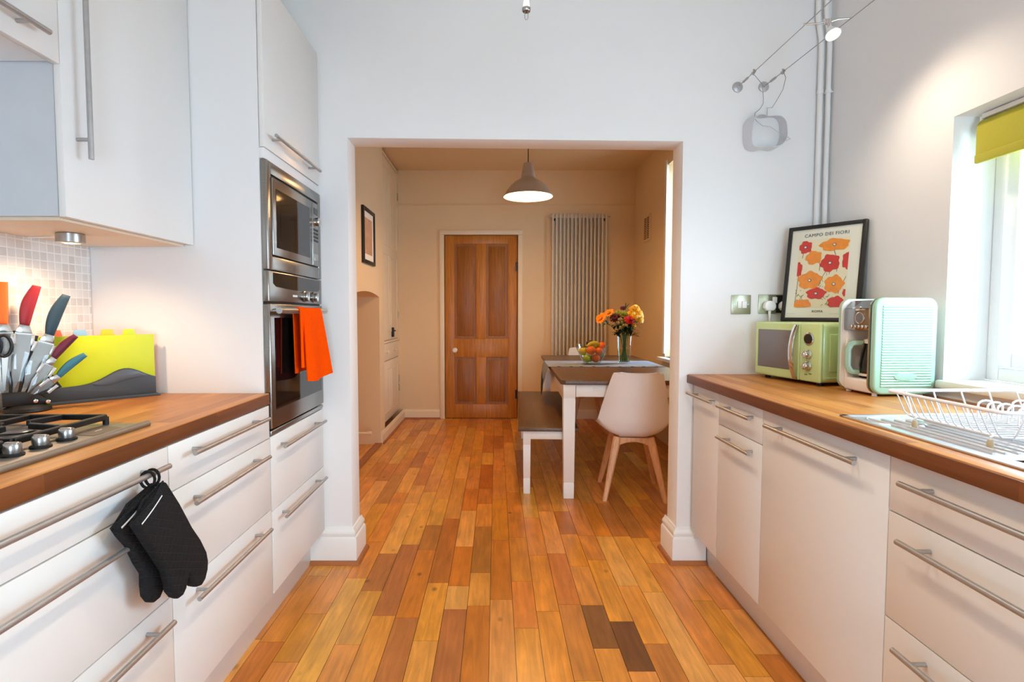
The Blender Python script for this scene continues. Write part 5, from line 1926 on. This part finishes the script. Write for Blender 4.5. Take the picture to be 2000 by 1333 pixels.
# ------------------------------------------------------------------ radiator, vent, pendant
def build_dining_wall():
    t = thing('vertical_radiator', 'tall cream column radiator on the dining room back wall', 'radiator', (.925, YB - .06, .45))
    x0, x1, z0, z1 = .628, 1.222, .48, 2.312
    n = 15
    for k in range(n):
        x = x0 + (x1 - x0) * k / (n - 1)
        for yy, xx in ((.085, x), (.040, x + .021)):
          if yy < .05 and k == n - 1:
            continue
          b = BM(); tube(b, [(xx, YB - yy, z0 + .004), (xx, YB - yy, z0 + .02), (xx, YB - yy, z1 - .02), (xx, YB - yy, z1 - .004)], .0115, 12, taper=[.006, .0115, .0115, .006]); obj('tube', b, 'rad', t)
    for z in (z0 + .04, z1 - .035):
        b = BM(); box(b, x0 - .02, x1 + .02, YB - .072, YB - .046, z - .018, z + .018, .006); obj('header', b, 'rad', t)
    for z in (z0 + .16, 1.40, z1 - .06):
        for x in (x0 + .02, x1 - .02):
            b = BM(); box(b, x - .012, x + .012, YB - .06, YB - .001, z - .02, z + .02, .002); obj('bracket', b, 'darkgrey' if z > 2 else 'rad', t)
    for x, s in ((x0 - .02, -1), (x1 + .02, 1)):
        b = BM(); cyl(b, (x, YB - .059, z1 - .035), (x + s * .028, YB - .059, z1 - .035), .008, 12); obj('air_valve', b, 'steel', t)
    t = thing('air_vent', 'small louvred air vent high on the dining room right wall', 'vent', (XD1, 5.57, 1.95))
    b = BM(); box(b, XD1 - .010, XD1, 5.44, 5.70, 1.945, 2.215, .003); obj('vent_plate', b, 'cream', t)
    for i in range(2):
        for k in range(12):
            s = BM(); y = 5.475 + i * .098
            box(s, XD1 - .0125, XD1 - .009, y, y + .075, 1.972 + k * .0185, 1.981 + k * .0185, .0008, 1); obj('slot', s, M['ventdark'], t)
    t = thing('pendant_lamp', 'satin aluminium dome pendant lamp lit over the dining table', 'lamp', (.25, 4.2, 2.10))
    X, Y, z0 = .248, 4.2, 2.104
    outer = [(.190, 0), (.192, .004), (.186, .010), (.165, .048), (.135, .086), (.105, .112), (.078, .128), (.060, .140), (.055, .150), (.053, .160), (.053, .172), (.049, .176), (.049, .190), (.046, .194), (.046, .206), (.043, .210), (.042, .232), (.038, .254), (.030, .258), (0, .258)]
    b = BM(); lathe(b, outer, (X, Y, z0), 48, close_ends=False); obj('shade', b, 'pend', t)
    inner = [(.1885, .0005), (.183, .009), (.161, .047), (.131, .084), (.101, .108), (.06, .122), (0, .124)]
    b = BM(); lathe(b, inner, (X, Y, z0), 48, close_ends=False); bmesh.ops.reverse_faces(b, faces=b.faces[:]); obj('shade_lining', b, 'pend_in', t)
    b = BM(); lathe(b, [(0, .010), (.016, .014), (.028, .030), (.030, .045), (.024, .065), (.014, .085), (.013, .115), (0, .118)], (X, Y, z0 + .0), 24); bl = obj('bulb', b, 'bulb', t)
    b = BM(); tube(b, [(X, Y, z0 + .256), (X, Y, ZC - .03)], .0035, 10); obj('cord', b, M['cordbrown'], t)
    b = BM(); lathe(b, [(.012, ZC - .05), (.045, ZC - .02), (.05, ZC), (0, ZC)], (X, Y, 0), 24); obj('ceiling_rose', b, 'pend', t)


M['ventdark'] = mat('vent_slot_dark', (70, 48, 30), 0.8)
M['cordbrown'] = mat('dark_flex', (60, 40, 26), 0.6)
build_dining_wall()


# ------------------------------------------------------------------ table, bench
def sq_leg(bm, x, y, z0, z1, w0, w1, notch):
    """square leg with routed rings"""
    zs = [z0, z0 + .10, z0 + .103, z0 + .107, z0 + .11, notch - .004, notch - .001, notch + .003, notch + .006, z1]
    ws = []
    for z in zs:
        ws.append(w0 + (w1 - w0) * (z - z0) / (z1 - z0))
    for i in (2, 3, 6, 7):
        ws[i] -= .0035
    rings = []
    for z, w in zip(zs, ws):
        h = w / 2
        rings.append([bm.verts.new((x + a * h, y + c * h, z)) for a, c in ((-1, -1), (1, -1), (1, 1), (-1, 1))])
    for a, c in zip(rings[:-1], rings[1:]):
        for k in range(4):
            bm.faces.new((a[k], a[(k + 1) % 4], c[(k + 1) % 4], c[k]))
    bm.faces.new(rings[0][::-1]); bm.faces.new(rings[-1])


TAB = dict(loc=(.413, 3.392, 0), rz=math.radians(-1.3), w=.93, l=2.08, h=.775)


def build_table():
    t = thing('dining_table', 'dining table with dark stained top and white square legs', 'table', TAB['loc'], TAB['rz'])
    w, l, h = TAB['w'], TAB['l'], TAB['h']
    b = BM(); prism(b, [(.0, .03), (.03, 0), (w - .03, 0), (w, .03), (w, l - .03), (w - .03, l), (.03, l), (0, l - .03)], 'xy', h - .030, h, bev=.006, seg=3); obj('tabletop', b, 'darkwood', t, True)
    ov = .035
    for (x, y) in ((ov + .022, ov + .022), (w - ov - .022, ov + .022), (ov + .022, l - ov - .022), (w - ov - .022, l - ov - .022)):
        g = BM(); sq_leg(g, x, y, .001, h - .031, .066, .078, .655); obj('leg', g, 'white_wood', t, True)
    a = BM(); box(a, .10, w - .10, ov, ov + .02, h - .112, h - .031, .002); fa = obj('apron', a, 'white_wood', t, True)
    d = BM(); box(d, .101, .36, ov - .004, ov + .002, h - .108, h - .036, .002); dr = obj('drawer_front', d, 'white_wood', fa, True)
    k = BM(); box(k, .208, .236, ov - .014, ov - .003, h - .068, h - .054, .003); obj('drawer_knob', k, 'white_wood', dr, True)
    for (x0, x1, y0, y1) in ((.10, w - .10, l - ov - .02, l - ov), (ov, ov + .02, .10, l - .10), (w - ov - .02, w - ov, .10, l - .10)):
        a = BM(); box(a, x0, x1, y0, y1, h - .112, h - .031, .002); obj('apron', a, 'white_wood', t, True)
    t = thing('bench', 'bench with dark stained seat and white legs along the left of the table', 'bench', (.145, 3.488, 0), math.radians(-2.1))
    w, l, h = .398, 1.66, .450
    b = BM(); box(b, 0, w, 0, l, h - .026, h, .005, 3); obj('seat', b, 'darkwood', t, True)
    for (x, y) in ((.058, .045), (w - .058, .045), (.058, l - .045), (w - .058, l - .045)):
        g = BM(); sq_leg(g, x, y, .001, h - .027, .044, .050, .330); obj('leg', g, 'white_wood', t, True)
    for (x0, x1, y0, y1) in ((.08, w - .08, .025, .045), (.08, w - .08, l - .045, l - .025), (.038, .056, .07, l - .07), (w - .056, w - .038, .07, l - .07)):
        a = BM(); box(a, x0, x1, y0, y1, h - .082, h - .027, .002); obj('apron', a, 'white_wood', t, True)


build_table()


# ------------------------------------------------------------------ chairs
def build_chair(loc, rz, label):
    """bucket chair: local back at -y, sitter faces +y"""
    t = thing('dining_chair', label, 'chair', loc, rz, None)
    keys = [  # y, z, half width, side curl up, side curl forward
        (.235, .400, .175, .000, .0), (.215, .420, .200, .012, .0), (.13, .420, .222, .040, .0), (.02, .410, .232, .070, .0), (-.09, .408, .232, .095, .012),
        (-.165, .430, .229, .095, .040), (-.207, .500, .222, .045, .075), (-.230, .590, .208, .012, .085), (-.252, .680, .188, .000, .072), (-.272, .770, .166, .000, .050), (-.286, .828, .150, .000, .034), (-.294, .843, .140, .000, .026)]
    def samp(v):
        f = v * (len(keys) - 1); i = min(int(f), len(keys) - 2); s = f - i
        def cr(j):
            P = [keys[max(0, min(len(keys) - 1, i + k - 1))][j] for k in range(4)]
            return .5 * (2 * P[1] + (-P[0] + P[2]) * s + (2 * P[0] - 5 * P[1] + 4 * P[2] - P[3]) * s * s + (-P[0] + 3 * P[1] - 3 * P[2] + P[3]) * s ** 3)
        return [cr(j) for j in range(5)]
    def fn(u, v):
        y, z, w, cu, cf = samp(v)
        x = (u * 2 - 1)
        a = abs(x)
        zz = z + cu * a ** 3
        yy = y + cf * a ** 2.6
        if v > .93:
            e = (v - .93) / .07
            zz += (-.010 * (1 - a ** 2) + .006 * a ** 2 - .022 * max(0, a - .72) / .28 * a) * e
        return (math.copysign(a ** .92, x) * w, yy, zz)
    b = BM(); sheet(b, fn, 30, 54, .007)
    sh = obj('seat_shell', b, 'shell', t, True, ang=60)
    def pad(u, v):
        r = .17
        a = u * 2 - 1; c = v * 2 - 1
        x = a * math.sqrt(1 - c * c / 2) * .175; y = c * math.sqrt(1 - a * a / 2) * .165 + .04
        return (x, y, .438 + .014 * (1 - max(a * a, c * c)) + .03 * (abs(x) / .2) ** 3)
    b = BM(); sheet(b, pad, 16, 16, .016); obj('seat_pad', b, 'shell', t, True)
    for sx in (-1, 1):
        for sy in (-1, 1):
            p1 = Vector((sx * .190, sy * .192, .0)); p0 = Vector((sx * .105, sy * .105, .397))
            g = BM()
            ax = (p0 - p1).normalized()
            ss = Vector((1, 0, 0)); ss = (ss - ax * ss.dot(ax)).normalized(); tt = ax.cross(ss)
            rings = []
            for u, w in ((0, .0155), (.03, .016), (.5, .0225), (.86, .028), (1, .026)):
                p = p1.lerp(p0, u); ring = []
                for k in range(12):
                    a = 2 * PI * k / 12
                    ca, sa = math.cos(a), math.sin(a)
                    rad = (abs(ca) ** 4 + abs(sa) ** 4) ** (-.25)
                    q = p + (ss * ca + tt * sa) * w * rad * .92
                    if u == 0:
                        q.z = 0
                    ring.append(g.verts.new(q))
                rings.append(ring)
            for a, c in zip(rings[:-1], rings[1:]):
                for k in range(12):
                    g.faces.new((a[k], a[(k + 1) % 12], c[(k + 1) % 12], c[k]))
            g.faces.new(rings[0][::-1]); g.faces.new(rings[-1])
            obj('leg', g, 'oak', t, True)
    for k in range(4):
        g = BM()
        poly = [(-.115, .397), (.115, .397)]
        for q in range(9):
            u = q / 8
            x = .118 - .236 * u
            poly.append((x, .336 + .034 * math.sin(PI * u)))
        prism(g, poly, 'xz', -.125, -.107, bev=.002)
        g.transform(Matrix.Rotation(k * PI / 2, 4, 'Z')); obj('rail', g, 'oak', t, True)
    b = BM(); box(b, -.09, .09, -.09, .09, .395, .406, .003); obj('mount_plate', b, 'shell', t, True)


build_chair((.905, 3.548, 0), math.radians(-6), 'white shell chair with oak legs at the near end of the table, back to camera')
build_chair((.930, 5.42, 0), math.radians(180), 'white shell chair at the far end of the table, mostly hidden behind the fruit bowl')


# ------------------------------------------------------------------ table runner
def build_runner():
    t = thing('table_runner', 'grey linen runner with navy underside laid across the table', 'table runner', (.9, 4.5, .776))
    T = Matrix.Translation(TAB['loc']) @ Matrix.Rotation(TAB['rz'], 4, 'Z')
    w = TAB['w']
    ya, yb = .87, 1.40
    h = TAB['h']
    def top(u, v):
        x = -.012 + (w + .0) * u
        return T @ Vector((x, ya + (yb - ya) * v, h + .0025))
    b = BM(); sheet(b, top, 24, 8, .002)
    obj('runner_top', b, 'runner', t)
    def drop(u, v):
        # left fall: hangs and gathers to a point
        yl = ya + (yb - ya) * u
        x = -.014 - .006 * math.sin(v * PI) - .022 * v - .018 * math.sin(u * PI) * v
        z = h + .002 - v * (.075 + .185 * (1 - abs(2 * (u * .86 + .07) - 1)))
        y = yl + (.5 * (ya + yb) - yl) * .25 * v
        return T @ Vector((x, y, z))
    b = BM(); sheet(b, drop, 18, 16, .002); obj('hanging_end', b, 'runner', t)
    def under(u, v):
        p = drop(.30 + .55 * u, .55 + .45 * v)
        return (p[0] - .003, p[1] - .012 - .04 * (1 - u) * v, p[2] - .012 * v)
    b = BM(); sheet(b, under, 10, 8, .002); obj('navy_underside', b, 'runner_edge', t)
    b = BM()
    rnd = random.Random(2)
    for k in range(9):
        x = .06 + k * .098 + rnd.uniform(-.01, .01)
        p = T @ Vector((x, ya - .002, h + .0018))
        box(b, p.x - .012, p.x + .012, p.y - .004, p.y + .004, p.z - .0015, p.z + .0022, .001)
    obj('hem_stitches', b, 'runner_edge', t)


build_runner()


# ------------------------------------------------------------------ fruit bowl
def build_fruit():
    cx, cy, z0 = .800, 4.46, .7802
    t = thing('fruit_bowl', 'clear glass bowl of fruit on the table runner', 'bowl', (cx, cy, z0))
    b = BM()
    lathe(b, [(.060, 0), (.066, .004), (.092, .050), (.118, .110), (.136, .158), (.1385, .159), (.1375, .156), (.1205, .108), (.095, .048), (.060, .007), (0, .006)], (cx, cy, z0), 40, close_ends=False)
    obj('glass', b, 'clear', t)
    F = [('green_apple', 'apple', 'green apple low at the front left of the fruit bowl', -.046, -.030, .048, .034, 'apple'),
         ('orange_fruit', 'orange', 'orange low at the front of the fruit bowl', .026, -.034, .050, .036, 'orange'),
         ('green_apple', 'apple', 'green apple at the back of the glass bowl, mostly hidden', -.010, .044, .046, .034, 'apple_pale'),
         ('yellow_apple', 'apple', 'yellow apple on the left side of the fruit bowl', -.076, .004, .104, .035, 'apple_yellow'),
         ('orange_fruit', 'orange', 'big orange in the middle front of the fruit bowl', -.014, -.044, .115, .039, 'orange'),
         ('orange_fruit', 'orange', 'orange to the right of the big one in the bowl', .056, -.028, .110, .034, 'orange'),
         ('green_apple', 'apple', 'pale green apple at the right side of the fruit bowl', .072, .036, .088, .033, 'apple_pale'),
         ('green_apple', 'apple', 'yellow-green apple heaped on top of the bowl', .030, .030, .150, .034, 'apple'),
         ('orange_fruit', 'orange', 'orange at the top right rim of the fruit bowl', .086, .016, .152, .033, 'orange')]
    for nm, cat, lab, dx, dy, dz, r, mt in F:
        r0 = BM()
        if cat == 'apple':
            lathe(r0, [(0, -.86), (.35, -.92), (.7, -.72), (.96, -.2), (1.0, .2), (.86, .62), (.5, .86), (.22, .84), (0, .70)], (0, 0, 0), 22, Matrix.Scale(r, 4)); r0.transform(Matrix.Translation((cx + dx, cy + dy, z0 + dz)))
        else:
            ball(r0, (cx + dx, cy + dy, z0 + dz), r, (1, 1, .95), 22)
        o = thing(nm, lab, cat, (cx + dx, cy + dy, z0 + dz - r))
        obj('fruit', r0, mt, o)
        s = BM(); cyl(s, (cx + dx, cy + dy, z0 + dz + r * .68), (cx + dx + .002, cy + dy, z0 + dz + r * 1.12), .0016 if cat == 'apple' else .003, 8); obj('stalk', s, 'avocado' if cat == 'apple' else 'stem', o)
    o = thing('banana', 'yellow-green banana lying across the top of the fruit', 'banana', (cx + .02, cy - .01, z0 + .165))
    b = BM(); pts = []; tp = []
    for k in range(15):
        u = k / 14
        a = -.9 + 1.8 * u
        pts.append((cx + .018 + .080 * math.sin(a), cy - .012 + .02 * u, z0 + .095 + .080 * math.cos(a)))
        tp.append(.004 + .013 * math.sin(PI * min(1, max(0, u))) ** .55)
    tube(b, pts, .015, 12, taper=tp); obj('fruit', b, 'banana', o)
    s = BM(); tube(s, [pts[0], (pts[0][0] - .012, pts[0][1], pts[0][2] - .002)], .004, 8); obj('stalk', s, 'avocado', o)
    b = BM(); ball(b, (cx - .004, cy + .050, z0 + .170), .030, (1.25, .9, .8), 18); tag(obj('avocado', b, 'avocado'), 'dark purple fruit on top at the back of the bowl', 'avocado')


build_fruit()


# ------------------------------------------------------------------ flowers
def build_flowers():
    cx, cy, z0 = 1.083, 4.52, .7802
    t = thing('glass_vase', 'clear glass vase holding the bouquet on the table runner', 'vase', (cx, cy, z0))
    b = BM(); lathe(b, [(.050, 0), (.052, .004), (.052, .03), (.056, .12), (.063, .235), (.0645, .236), (.061, .232), (.053, .12), (.049, .03), (.045, .012), (0, .010)], (cx, cy, z0), 36, close_ends=False); obj('glass', b, 'clear', t)
    b = BM(); lathe(b, [(0, .012), (.044, .013), (.048, .03), (.0515, .10), (.052, .115), (0, .115)], (cx, cy, z0), 30, close_ends=False); obj('water', b, 'water', t)
    rnd = random.Random(11)
    S = 232.0     # pixels per metre at the bouquet only used to lay out the spread

    def bloom(bm, c, r, nrm, layers, npet, wide, cup=.35):
        q = Vector(nrm).normalized().to_track_quat('Z', 'Y').to_matrix().to_4x4()
        T = Matrix.Translation(c) @ q
        for l in range(layers):
            f = 1 - l / (layers + .6)
            el = cup + (1.35 - cup) * (l / max(1, layers))
            for k in range(npet):
                a = 2 * PI * (k + .5 * (l % 2)) / npet + rnd.uniform(-.08, .08)
                L = r * f * rnd.uniform(.9, 1.06)
                w = L * wide
                ce, se = math.cos(el), math.sin(el)
                pts = []
                for (s, ww, lift) in ((.12, .25, 0), (.55, 1, .06), (.88, .8, .02), (1.0, .25, -.05)):
                    d = s * L
                    base = Vector((d * ce, 0, d * se + lift * L))
                    pts.append((base, ww * w / 2))
                Rz = Matrix.Rotation(a, 4, 'Z')
                lft = [bm.verts.new(T @ (Rz @ (p + Vector((0, -h_, .10 * h_))))) for p, h_ in pts]
                rgt = [bm.verts.new(T @ (Rz @ (p + Vector((0, h_, .10 * h_))))) for p, h_ in pts]
                for i in range(3):
                    bm.faces.new((lft[i], lft[i + 1], rgt[i + 1], rgt[i]))
    def leaf(bm, base, dr, L, w):
        dr = Vector(dr).normalized()
        sd = dr.cross(Vector((0, 0, 1)))
        if sd.length < .1:
            sd = Vector((1, 0, 0))
        sd.normalize(); up = sd.cross(dr)
        rows = []
        for s, ww in ((0, .1), (.25, .8), (.5, 1), (.75, .7), (1, .05)):
            c = Vector(base) + dr * L * s + up * (.12 * L * math.sin(PI * s))
            rows.append((bm.verts.new(c - sd * w * ww / 2), bm.verts.new(c - up * .05 * w), bm.verts.new(c + sd * w * ww / 2)))
        for a, c in zip(rows[:-1], rows[1:]):
            bm.faces.new((a[0], a[1], c[1], c[0])); bm.faces.new((a[1], a[2], c[2], c[1]))
    # (name, label, group, dx, dy, z, radius, kind)
    A = 1.272
    FL_ = [
        ('orange_gerbera', 'orange gerbera drooping out at the far left of the bouquet', None, -.200, -.01, 1.160, .055, 'f_orange', 'flat'),
        ('yellow_orange_daisy', 'yellow and orange daisy at the upper left of the bouquet', None, -.130, .0, 1.205, .044, 'f_orange', 'flat'),
        ('plum_chrysanthemum', 'dark plum chrysanthemum at the left of the bouquet', None, -.095, -.035, 1.180, .050, 'f_plum', 'ball'),
        ('lime_chrysanthemum', 'lime green chrysanthemum at the top left of the bouquet', None, -.055, .0, 1.220, .032, 'f_lime', 'ball'),
        ('lime_chrysanthemum', 'larger lime green chrysanthemum at the top centre of the bouquet', None, -.004, -.01, 1.212, .044, 'f_lime', 'ball'),
        ('red_carnation', 'bright red carnation at the front of the bouquet', None, .030, -.075, 1.165, .050, 'f_red', 'ball'),
        ('plum_chrysanthemum', 'dark plum flower peeping out at the top of the bouquet', None, -.002, .04, 1.258, .030, 'f_plum', 'ball'),
    ]
    yl = [(.112, .01, 1.262, .044), (.148, .005, 1.196, .042), (.085, .0, 1.245, .048), (.130, -.01, 1.225, .050), (.090, -.045, 1.195, .048), (.135, -.035, 1.170, .046), (.110, .03, 1.215, .045), (.058, -.02, 1.215, .036)]
    for (dx, dy, z, r) in yl:
        FL_.append(('yellow_chrysanthemum', 'yellow chrysanthemum in the dense cluster at the right of the bouquet', 'yellow chrysanthemums in the bouquet', dx, dy, z, r, 'f_yellow', 'ball'))
    FL_.append(('yellow_chrysanthemum', 'small yellow chrysanthemum lowest at the right of the bouquet', None, .075, -.05, 1.120, .030, 'f_yellow', 'ball'))
    for (dx, dy, z) in ((-.055, -.05, 1.150), (-.030, -.055, 1.130), (-.070, -.05, 1.115), (-.045, -.06, 1.085), (-.020, -.06, 1.10)):
        FL_.append(('pale_bud', 'tiny pale bud in the dark middle of the bouquet', 'pale buds in the bouquet', dx, dy, z, .014, 'f_pale', 'bud'))
    for i, (nm, lab, grp, dx, dy, z, r, mt, kind) in enumerate(FL_):
        head = Vector((cx + dx, cy + dy, z))
        neck = Vector((cx + dx * .16, cy + dy * .3 + rnd.uniform(-.015, .015), z0 + .235))
        a = rnd.uniform(0, 6.28)
        foot = Vector((cx - dx * .14 + .018 * math.cos(a), cy + .018 * math.sin(a), z0 + .016))
        o = thing(nm, lab, 'flower', foot, 0, grp)
        nrm = (head - neck).normalized() + Vector((dx * 2.0, -.9, .15))
        b = BM()
        if kind == 'flat':
            bloom(b, head, r, nrm, 2, 16, .34, .12)
        elif kind == 'ball':
            bloom(b, head - nrm.normalized() * r * .3, r, nrm, 5, 15, .36, -.25)
        else:
            ball(b, head, r, (1, 1, 1), 10)
        fb = obj('bloom', b, mt, o, smooth=False)
        if kind == 'flat':
            c = BM(); ball(c, head + nrm.normalized() * .006, r * .26, (1, 1, 1), 10); obj('flower_eye', c, 'f_lime' if i else 'p_orange', fb)
        b = BM(); tube(b, [foot, foot.lerp(neck, .5), neck, neck.lerp(head, .5) + Vector((0, 0, .01)), head - nrm.normalized() * r * .3], .0024, 8); obj('stem', b, 'stem', o)
        if kind != 'bud':
            b = BM()
            for k in range(8):
                u = rnd.uniform(.0, .8)
                p = neck.lerp(head, u)
                a = rnd.uniform(0, 6.28)
                leaf(b, p, (math.cos(a), math.sin(a) * .8 - .3, rnd.uniform(-.3, .7)), rnd.uniform(.05, .085), rnd.uniform(.022, .034))
            obj('leaves', b, 'leaf', o, smooth=False)
    for k, (dx, dy, z, lab) in enumerate(((-.075, -.03, 1.03, 'dark leafy sprig sticking out low at the left of the bouquet'), (.070, -.04, 1.02, 'dark green leaf sprig drooping over the right rim of the vase'), (.01, .01, 1.295, 'thin green leaf tip rising above the bouquet'))):
        head = Vector((cx + dx, cy + dy, z)); neck = Vector((cx + dx * .5, cy + dy * .3, z0 + .237)); foot = Vector((cx - dx * .2, cy, z0 + .016))
        o = thing('leaf_sprig', lab, 'foliage', foot)
        b = BM(); tube(b, [foot, neck, head], .002, 6); obj('stem', b, 'stem', o)
        b = BM()
        for q in range(9 if k < 2 else 4):
            u = rnd.uniform(.2, 1); a = rnd.uniform(0, 6.28)
            leaf(b, neck.lerp(head, u), (dx * 8 + math.cos(a) * .7, -.4 + math.sin(a) * .6, rnd.uniform(-.4, .5) if k < 2 else .9), rnd.uniform(.05, .08), .028 if k < 2 else .012)
        obj('leaves', b, 'leaf', o, smooth=False)


build_flowers()

# ------------------------------------------------------------------ garden outside the kitchen window
b = BM(); box(b, 1.76, 9, -6, 8, -.3, -.25); o = struct('ground', b, 'bounce_ground')
rnd = random.Random(4)
b = BM()
for k in range(420):
    a = rnd.uniform(0, 6.28); h = rnd.uniform(.0, 1.3); r = .55 * math.sqrt(rnd.random()) * (1 - .35 * h / 1.3)
    c = Vector((4.6 + r * math.cos(a), 3.6 + 1.6 * r * math.sin(a), -.25 + h))
    t_ = bmesh.new()
    bmesh.ops.create_icosphere(t_, subdivisions=1, radius=rnd.uniform(.05, .10))
    bmesh.ops.scale(t_, vec=(1, 1, .6), verts=t_.verts)
    t_.transform(Matrix.Translation(c) @ Matrix.Rotation(rnd.uniform(0, 3), 4, 'Y'))
    merge(b, t_)
tag(obj('garden_shrub', b, 'hedge', smooth=False), 'green garden shrub seen through the kitchen window glass', 'shrub')
